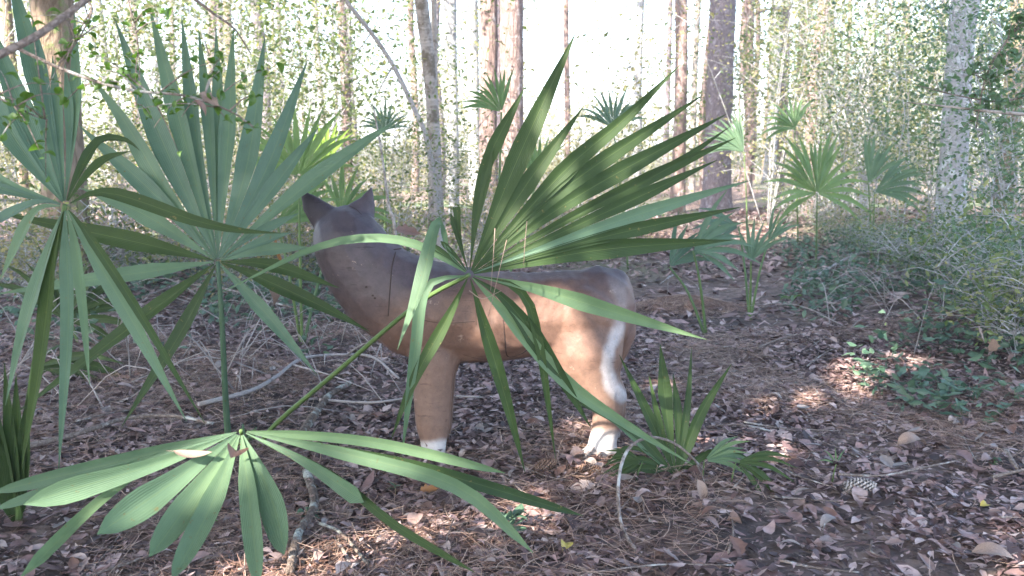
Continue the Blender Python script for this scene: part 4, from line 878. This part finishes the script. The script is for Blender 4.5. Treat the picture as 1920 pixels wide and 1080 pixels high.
for i in range(44):
    cx_, cy_ = random.choice([(812, 862), (1105, 866), (1130, 862)]); p = G(cx_ + random.gauss(0, 34), cy_ + abs(random.gauss(0, 7)) - 2); q = random.choice([0, 1, 1, 2, 3, 4]); k = random.randrange(10)
    o = link('fallen_leaf', LMS[k], None); L_ = random.uniform(.028, .052); o.location = p + Vector((0, 0, random.uniform(.015, .04))); o.scale = (L_, L_, L_)
    o.rotation_euler = (random.gauss(0, .45), random.gauss(0, .45), random.uniform(0, 6.28)); o.material_slots[0].link = 'OBJECT'; o.material_slots[0].material = TM[q]
    tag(o, '%s %s dry leaf piled against the deer %s hoof' % (TONES[q][0], SHP[k], 'front' if cx_ < 900 else 'hind'), 'leaf', 'dry leaves lying on the forest floor')
def one_leaf(label, p, k, L_, mat, rot, name='fallen_leaf', group=None):
    o = link(name, LMS[k], None); o.location = p; o.scale = (L_,) * 3; o.rotation_euler = rot; o.material_slots[0].link = 'OBJECT'; o.material_slots[0].material = M[mat]
    return tag(o, label, 'leaf', group)
one_leaf('reddish brown dead leaf lying on the hub of the low fan', P(432, 856, 1.84), 2, .068, 'brown_leaf', (.35, .2, 1.9))
one_leaf('pinkish tan dead leaf lying flat on the low fan, left of the hub', P(362, 852, 1.88), 1, .085, 'tan_leaf', (.3, 0, -.1))
one_leaf('tan leaf standing upright in the litter below the bent twig', G(1311, 950, .05), 0, .07, 'tan_leaf', (1.2, 1.3, .2))
one_leaf('large pale brown leaf lying on the path at the right', G(1708, 850, .03), 2, .105, 'tan_leaf', (.1, 0, .1))
one_leaf('pale tan leaf in the lower right corner catching sun', G(1860, 1065, .03), 0, .10, 'tan_leaf', (.2, .1, -.2))
one_leaf('small yellow leaf on the litter at the right', G(1843, 970, .035), 2, .035, 'yellow_leaf', (.3, .1, .5))
one_leaf('yellow-green leaf on the litter at the bottom', G(1055, 1050, .035), 2, .05, 'yellow_leaf', (.3, .1, 1.5))
one_leaf('small orange leaf in the litter below the front hoof', G(805, 940, .035), 3, .06, 'orange_leaf', (.4, .1, .5))
one_leaf('orange dead leaf caught between the stalks left of the deer', P(517, 470, 2.95), 1, .13, 'orange_leaf', (.2, 1.35, .3))
one_leaf('curled tan dead leaf hanging below the tall fan beside the deer chest', P(503, 548, 2.95), 2, .10, 'tan_leaf', (.5, 1.3, .2))
one_leaf('rust brown dead leaf just behind the deer neck', P(765, 436, 4.0), 3, .12, 'brown_leaf', (.7, .2, .3))
one_leaf('hanging tan dead leaf at the right side of the path', P(1838, 628, 3.3), 3, .075, 'tan_leaf', (.9, 1.0, .4))
one_leaf('second hanging tan dead leaf, just below the other at the right', P(1858, 648, 3.33), 7, .07, 'tan_leaf', (.5, 1.0, 1.4))
one_leaf('crumpled brown leaf caught on the twig before the tall fan', P(392, 188, 1.58), 3, .040, 'tan_leaf', (.9, .6, .2))
one_leaf('dark brown leaf hanging under the crumpled one on the twig', P(374, 203, 1.55), 0, .035, 'brown_leaf', (1.0, .9, .9))

# ---- fallen sticks (paths in photograph pixels, dropped on the ground)
def stick(label, path, r0, r1, mat='twig', kids=(), lift=.045, name='fallen_stick', up=None):
    pts = [G(x, y, lift + (up[i] if up else 0)) for i, (x, y) in enumerate(path)]
    return limb(name, label, 'stick', pts, [r0, r1], M[mat], 'fallen sticks on the ground', 7, 30, .22, [(k, G(x, y, lift + z), r) for k, x, y, z, r in kids])
stick('grey forked stick lying between the stalks and the deer front leg', [(375, 802), (470, 775), (520, 745), (568, 708), (640, 700), (700, 705), (748, 748)], .009, .005, 'pale_stick', kids=[(.45, 700, 780, .01, .005), (.6, 610, 745, .05, .005), (.7, 700, 716, 0.1, .005)], lift=.09)
stick('long dark stick lying in the litter left of the grey forked stick', [(40, 880), (150, 850), (240, 820), (330, 815), (400, 830)], .010, .005, lift=.07)
stick('thin curved dark twig high in the litter behind the stalks', [(270, 595), (340, 568), (420, 575), (500, 600), (560, 618)], .008, .005, lift=.12)
stick('broken lichen-covered limb left of the deer front leg', [(560, 850), (590, 800), (620, 760), (660, 735)], .018, .012, 'rotten')
stick('mossy rotten limb running down to the bottom edge', [(575, 905), (590, 970), (560, 1030), (545, 1100)], .014, .012, 'rotten', lift=.04)
stick('thin stick under the deer belly', [(600, 770), (700, 775), (800, 762), (905, 765)], .006, .004, 'pale_stick')
stick('straight dry stick at the right edge', [(1858, 920), (1935, 903)], .006, .005)
stick('short pale stick stub standing by the right edge', [(1883, 868), (1905, 905)], .008, .006)
stick('thin curved twig lying on the path before the pale pine cone', [(1570, 915), (1650, 918), (1740, 900), (1830, 880), (1860, 870)], .004, .002)
stick('dark twig on the path under the shaded litter', [(1420, 668), (1460, 652), (1500, 642)], .006, .004)
stick('dark stick among the litter near the sunlit needles', [(600, 1010), (640, 1030), (690, 1090)], .005, .004, 'rotten')
stick('bleached broken twigs lying right of the deer rump', [(1235, 545), (1265, 525), (1300, 540), (1312, 556)], .007, .004, kids=[(.4, 1290, 570, 0, .004), (.2, 1250, 575, 0, .004)])
stick('pale bent stick in the weeds right of the path', [(1640, 480), (1720, 470), (1790, 478), (1850, 470)], .009, .005, 'pale_stick', lift=.12)
stick('dry branch tangle at the foot of the weeds', [(1500, 560), (1600, 500), (1690, 480), (1740, 460)], .009, .005, 'pale_stick', lift=.1, kids=[(.4, 1700, 520, .1, .005), (.5, 1640, 560, .02, .005)])
g0 = G(1200, 1050, .01)
limb('bent_twig', 'bare twig bent in a hoop beside the young palmetto', 'twig', [g0, P(1165, 985, 2.33), P(1160, 900, 2.42), P(1178, 842, 2.5), P(1218, 820, 2.58), P(1262, 830, 2.66), P(1298, 858, 2.7), G(1318, 888, .01)], [.0052, .0035], M['twig'], kids=[(.9, P(1330, 930, 2.5), .002)])
limb('root', 'thin bleached root stub at the bottom left of the litter', 'stick', [G(618, 1012, .01), G(640, 1045, .03), G(668, 1095, .02)], [.006, .004], M['pale'])
# twigs hanging in the air at the upper left and right, with small leaves as parts
def leafy_twig(label, path, r0, r1, side, nleaf, size, seed, mat='holly', spread=.05):
    random.seed(seed); pts = [P(*p) for p in path]; o0 = pts[0]; t = thing('leafy_branch', label, 'branch', o0)
    mb = MB(); sp = spline([p - o0 for p in pts], 30); tube(mb, sp, [r0 + (r1 - r0) * i / 30 for i in range(31)], 6, .1, seed, 40); nodes = list(sp[2:])
    for k in range(side):
        a = sp[random.randint(2, 29)]; L_ = random.uniform(.05, .16); dv = Vector((random.uniform(-1, 1), random.uniform(-.6, .6), random.uniform(-1, .6))).normalized()
        s2 = spline([a, a + dv * L_ * .5 + Vector((0, 0, .01)), a + dv * L_], 5); tube(mb, s2, [.0018, .0016, .0014, .001, .0008, .0005], 4); nodes += s2[1:] * 3
    link('twig', mb.mesh('twig'), M['twig'], t)
    lm = []
    for k in range(6):
        l = LMS[[0, 2, 4, 6, 0, 2][k]].copy(); l.name = 'leaf'; l.materials.clear(); l.materials.append(M[mat]); lm.append(l)
    for k in range(nleaf):
        nd = random.choice(nodes); o = link('leaf', lm[k % 6], None, t); s = size * random.uniform(.6, 1.25)
        o.location = nd + Vector((random.gauss(0, .008), random.gauss(0, .008), random.gauss(0, .008))); o.scale = (s, s, s); o.rotation_euler = (random.gauss(0, .7), random.gauss(0, .7), random.uniform(0, 6.28))
    return t
leafy_twig('thin leafy twig slanting down across the two blue-green fans', [(20, 85, 1.5), (130, 135, 1.52), (240, 168, 1.55), (350, 180, 1.57), (430, 208, 1.6), (478, 240, 1.62)], .0035, .0015, 14, 90, .020, 3)
leafy_twig('leafy twig with fresh green leaves over the left fan', [(-20, 175, 1.45), (30, 200, 1.47), (60, 215, 1.5), (90, 225, 1.52)], .002, .001, 8, 46, .021, 4)
leafy_twig('thin hanging twig of small leaves at the top above the left fan', [(235, -20, 1.9), (255, 60, 1.9), (262, 140, 1.95), (255, 200, 1.95)], .002, .001, 9, 44, .022, 5)
leafy_twig('leafy twig of small leaves reaching down at the top left corner', [(120, -30, 1.7), (170, 10, 1.7), (160, 50, 1.7), (130, 100, 1.7)], .003, .001, 7, 30, .022, 6)
leafy_twig('hanging leafy twigs at the upper right corner', [(1960, -10, 3.2), (1900, 60, 3.2), (1850, 140, 3.2), (1830, 240, 3.3)], .005, .002, 22, 170, .034, 7, 'shrub_cool')
leafy_twig('leafy twig at the right edge above the pale branch', [(1950, 170, 3.4), (1880, 190, 3.4), (1800, 180, 3.5), (1720, 160, 3.5)], .004, .002, 20, 130, .032, 8, 'shrub_cool')
limb('pale_branch', 'bare pale branch crossing the upper left corner', 'branch', [P(-20, 112, 1.3), P(60, 72, 1.33), P(110, 38, 1.36), P(175, -10, 1.4)], [.0062, .005], M['twig'])
limb('thin_branch', 'thin pale branch reaching in from the right edge over the bushes', 'branch', [P(1960, 218, 3.4), P(1850, 208, 3.4), P(1780, 200, 3.45), P(1700, 192, 3.5)], [.008, .002], M['pale'])
limb('bare_twig', 'thin dark bare twigs at the top above the tall fan', 'branch', [P(355, -10, 3.2), P(400, 25, 3.2), P(440, 55, 3.25), P(470, 100, 3.3)], [.006, .002], M['twig'], kids=[(.5, P(470, 40, 3.3), .002)])

# ---- weeds and seedlings near the bottom
def weed(label, px, py, n_, L_, seed, mat='weed'):
    random.seed(seed); b = G(px, py); t = thing('seedling', label, 'seedling', b, 'small green seedlings on the forest floor'); mb = MB(); h = L_ * 1.6
    tube(mb, spline([Vector((0, 0, -.01)), Vector((.004, 0, h * .5)), Vector((.0, .004, h))], 4), [.0016, .0014, .0012, .001, .0008], 5); link('stem', mb.mesh('stem'), M['petiole'], t)
    for k in range(n_):
        l = LMS[[0, 1, 2, 4][k % 4]].copy(); l.name = 'leaf'; l.materials.clear(); l.materials.append(M[mat]); o = link('leaf', l, None, t); a = random.uniform(0, 6.28); s = L_ * random.uniform(.7, 1.2)
        o.scale = (s, s, s); o.location = (math.cos(a) * s * .55, math.sin(a) * s * .55, h * random.uniform(.4, 1)); o.rotation_euler = (random.gauss(0, .2), random.gauss(-.2, .2), a)
weed('bright green seedling under the low fan', 388, 1010, 5, .03, 1, 'holly'); weed('green seedling at the bottom left of the rotten limb', 575, 985, 7, .035, 2)
weed('green fern-like seedling near the bottom centre', 960, 1010, 12, .045, 3); weed('small seedling below the low fan tip', 740, 930, 4, .025, 4)
for k, (px, py) in enumerate([(1745, 710), (1790, 745), (1760, 770), (1830, 760), (1850, 700), (1880, 735), (1800, 790), (1900, 760), (1870, 790), (1770, 730), (1905, 700)]):
    weed('blue-green seedling on the right edge of the path', px, py, 5, .045, 20 + k)
weed('lone seedling with a green and yellow blade on the path behind the deer', 1484, 575, 4, .07, 40, 'holly'); weed('small green seedling by the dry stick on the right', 1862, 885, 4, .03, 41)

# ---- pine cones
def cone(label, p, L_, rot, mc):
    t = thing('pine_cone', label, 'pine cone', p, 'pine cones on the forest floor'); t.rotation_euler = rot
    core = MB(); tube(core, [Vector((-L_ / 2 + L_ * i / 6, 0, 0)) for i in range(7)], [L_ * x for x in (.04, .13, .16, .155, .12, .07, .01)], 8); link('core', core.mesh('core'), M['rotten'], t)
    mb = MB(); n_ = 110
    for i in range(n_):
        u = (i + .5) / n_; x = -L_ / 2 + L_ * u; th = i * 2.39996; r = L_ * .25 * math.sin(math.pi * (.10 + .86 * u)) ** .7; s = L_ * .075
        c, s_ = math.cos(th), math.sin(th); rd = Vector((0, c, s_)); tn = Vector((0, -s_, c)); ax = Vector((1, 0, 0)); tip = rd * r + ax * (x + s * .9); bs = rd * r * .35 + ax * (x - s * .2)
        V = [bs - tn * s * .35, bs + tn * s * .35, tip + tn * s * .8 - ax * s * .3, tip + rd * s * .15 + ax * s * .35, tip - tn * s * .8 - ax * s * .3, tip - ax * s * .5 + rd * s * .2]
        mb.add([tuple(v) for v in V], [(0, 1, 2, 5), (0, 5, 4, 0 + 1) if False else (1, 0, 4, 5), (5, 2, 3, 4)])
    o = link('scales', mb.mesh('scales'), mc, t); o['kind'] = 'stuff'
mcone = leaf_mat('cone_brown', [(0, (.16, .09, .06)), (1, (.32, .20, .14))], 0, .6, .3); mcone2 = leaf_mat('cone_pale', [(0, (.30, .27, .25)), (1, (.50, .46, .43))], 0, .7, .3)
cone('dark brown open pine cone lying below the big fan tip', G(1020, 893, .035), .085, (.3, -.2, .5), mcone)
cone('brown pine cone half hidden near the deer hind hoof', G(1105, 897, .03), .075, (.8, .1, .2), mcone)
cone('weathered pale grey pine cone lying on the path', G(1608, 928, .028), .10, (.5, 0, .1), mcone2)

# ------------------------------------------------------------------ hazy bright air between the trunks
hm, N, L = new_mat('haze'); out = N.new('ShaderNodeOutputMaterial'); v = N.new('ShaderNodeVolumePrincipled')
v.inputs['Color'].default_value = (0.95, 0.95, 0.98, 1); v.inputs['Density'].default_value = 0.0028; v.inputs['Anisotropy'].default_value = 0.0; L.new(v.outputs[0], out.inputs['Volume'])
zt = 22.0; X0, X1, Y0, Y1, Z0 = -710, 710, -310, 1210, -2.5
Vb = [(x, y, z) for z in (Z0, zt) for y in (Y0, Y1) for x in (X0, X1)]
hz = link('haze', mesh_np('haze', Vb, [(0, 2, 3, 1), (4, 5, 7, 6), (0, 1, 5, 4), (2, 6, 7, 3), (0, 4, 6, 2), (1, 3, 7, 5)]), hm); hz['kind'] = 'stuff'

# ---- mound of pine straw right of the rump
c0 = G(1290, 590); n = 5200; rr = np.abs(RNG.normal(size=n)) * .20; th = RNG.uniform(0, 6.283, n); x = c0.x + rr * np.cos(th) * 1.5; y = c0.y + .15 + rr * np.sin(th)
z = gzv(x, y) + .10 * np.exp(-(rr / .24) ** 2) + RNG.random(n) * .015; yaw = RNG.uniform(0, 6.283, n); L_ = .15 * RNG.uniform(.5, 1.2, n); V = []
for u in (-.5, -.17, .17, .5):
    for sg in (-1, 1):
        X = u * L_; Y = .2 * L_ * u * u + sg * .0009; dz = .10 * (np.exp(-(((x + X * np.cos(yaw) - c0.x) / 1.5) ** 2 + (y + X * np.sin(yaw) - c0.y - .15) ** 2) / .24 ** 2) - np.exp(-(rr / .24) ** 2))
        V.append(np.stack([x + X * np.cos(yaw) - Y * np.sin(yaw), y + X * np.sin(yaw) + Y * np.cos(yaw), z + dz + sg * .0004], 1))
V = np.stack(V, 1).reshape(-1, 3); Fc = (np.arange(n)[:, None, None] * 8 + np.array([(0, 1, 3, 2), (2, 3, 5, 4), (4, 5, 7, 6)])[None]).reshape(-1, 4)
tag(link('pine_straw_mound', mesh_np('pine_straw_mound', V, Fc), M['needle']), 'low brown mound of pine straw on the ground right of the deer rump', 'pine straw', kind='stuff')
NG = 'dead pine needles caught on the big fan'
for lab, path in [('long dead pine needle hanging from the middle of the big fan', [(928, 428, 2.2), (925, 480, 2.19), (920, 545, 2.2)]), ('curved dead pine needle hanging across the hub of the big fan', [(950, 450, 2.2), (938, 500, 2.18), (916, 592, 2.2)]),
                  ('dead pine needle dangling right of the hub of the big fan', [(988, 415, 2.22), (984, 460, 2.2), (982, 500, 2.22)]), ('short dead pine needle lying over the lower leaflets of the big fan', [(880, 545, 2.2), (905, 560, 2.19), (940, 545, 2.2)])]:
    limb('pine_needle', lab, 'pine needle', [P(*q) for q in path], [.0015, .0008], M['tan_leaf'], NG, 4, 8, 0)
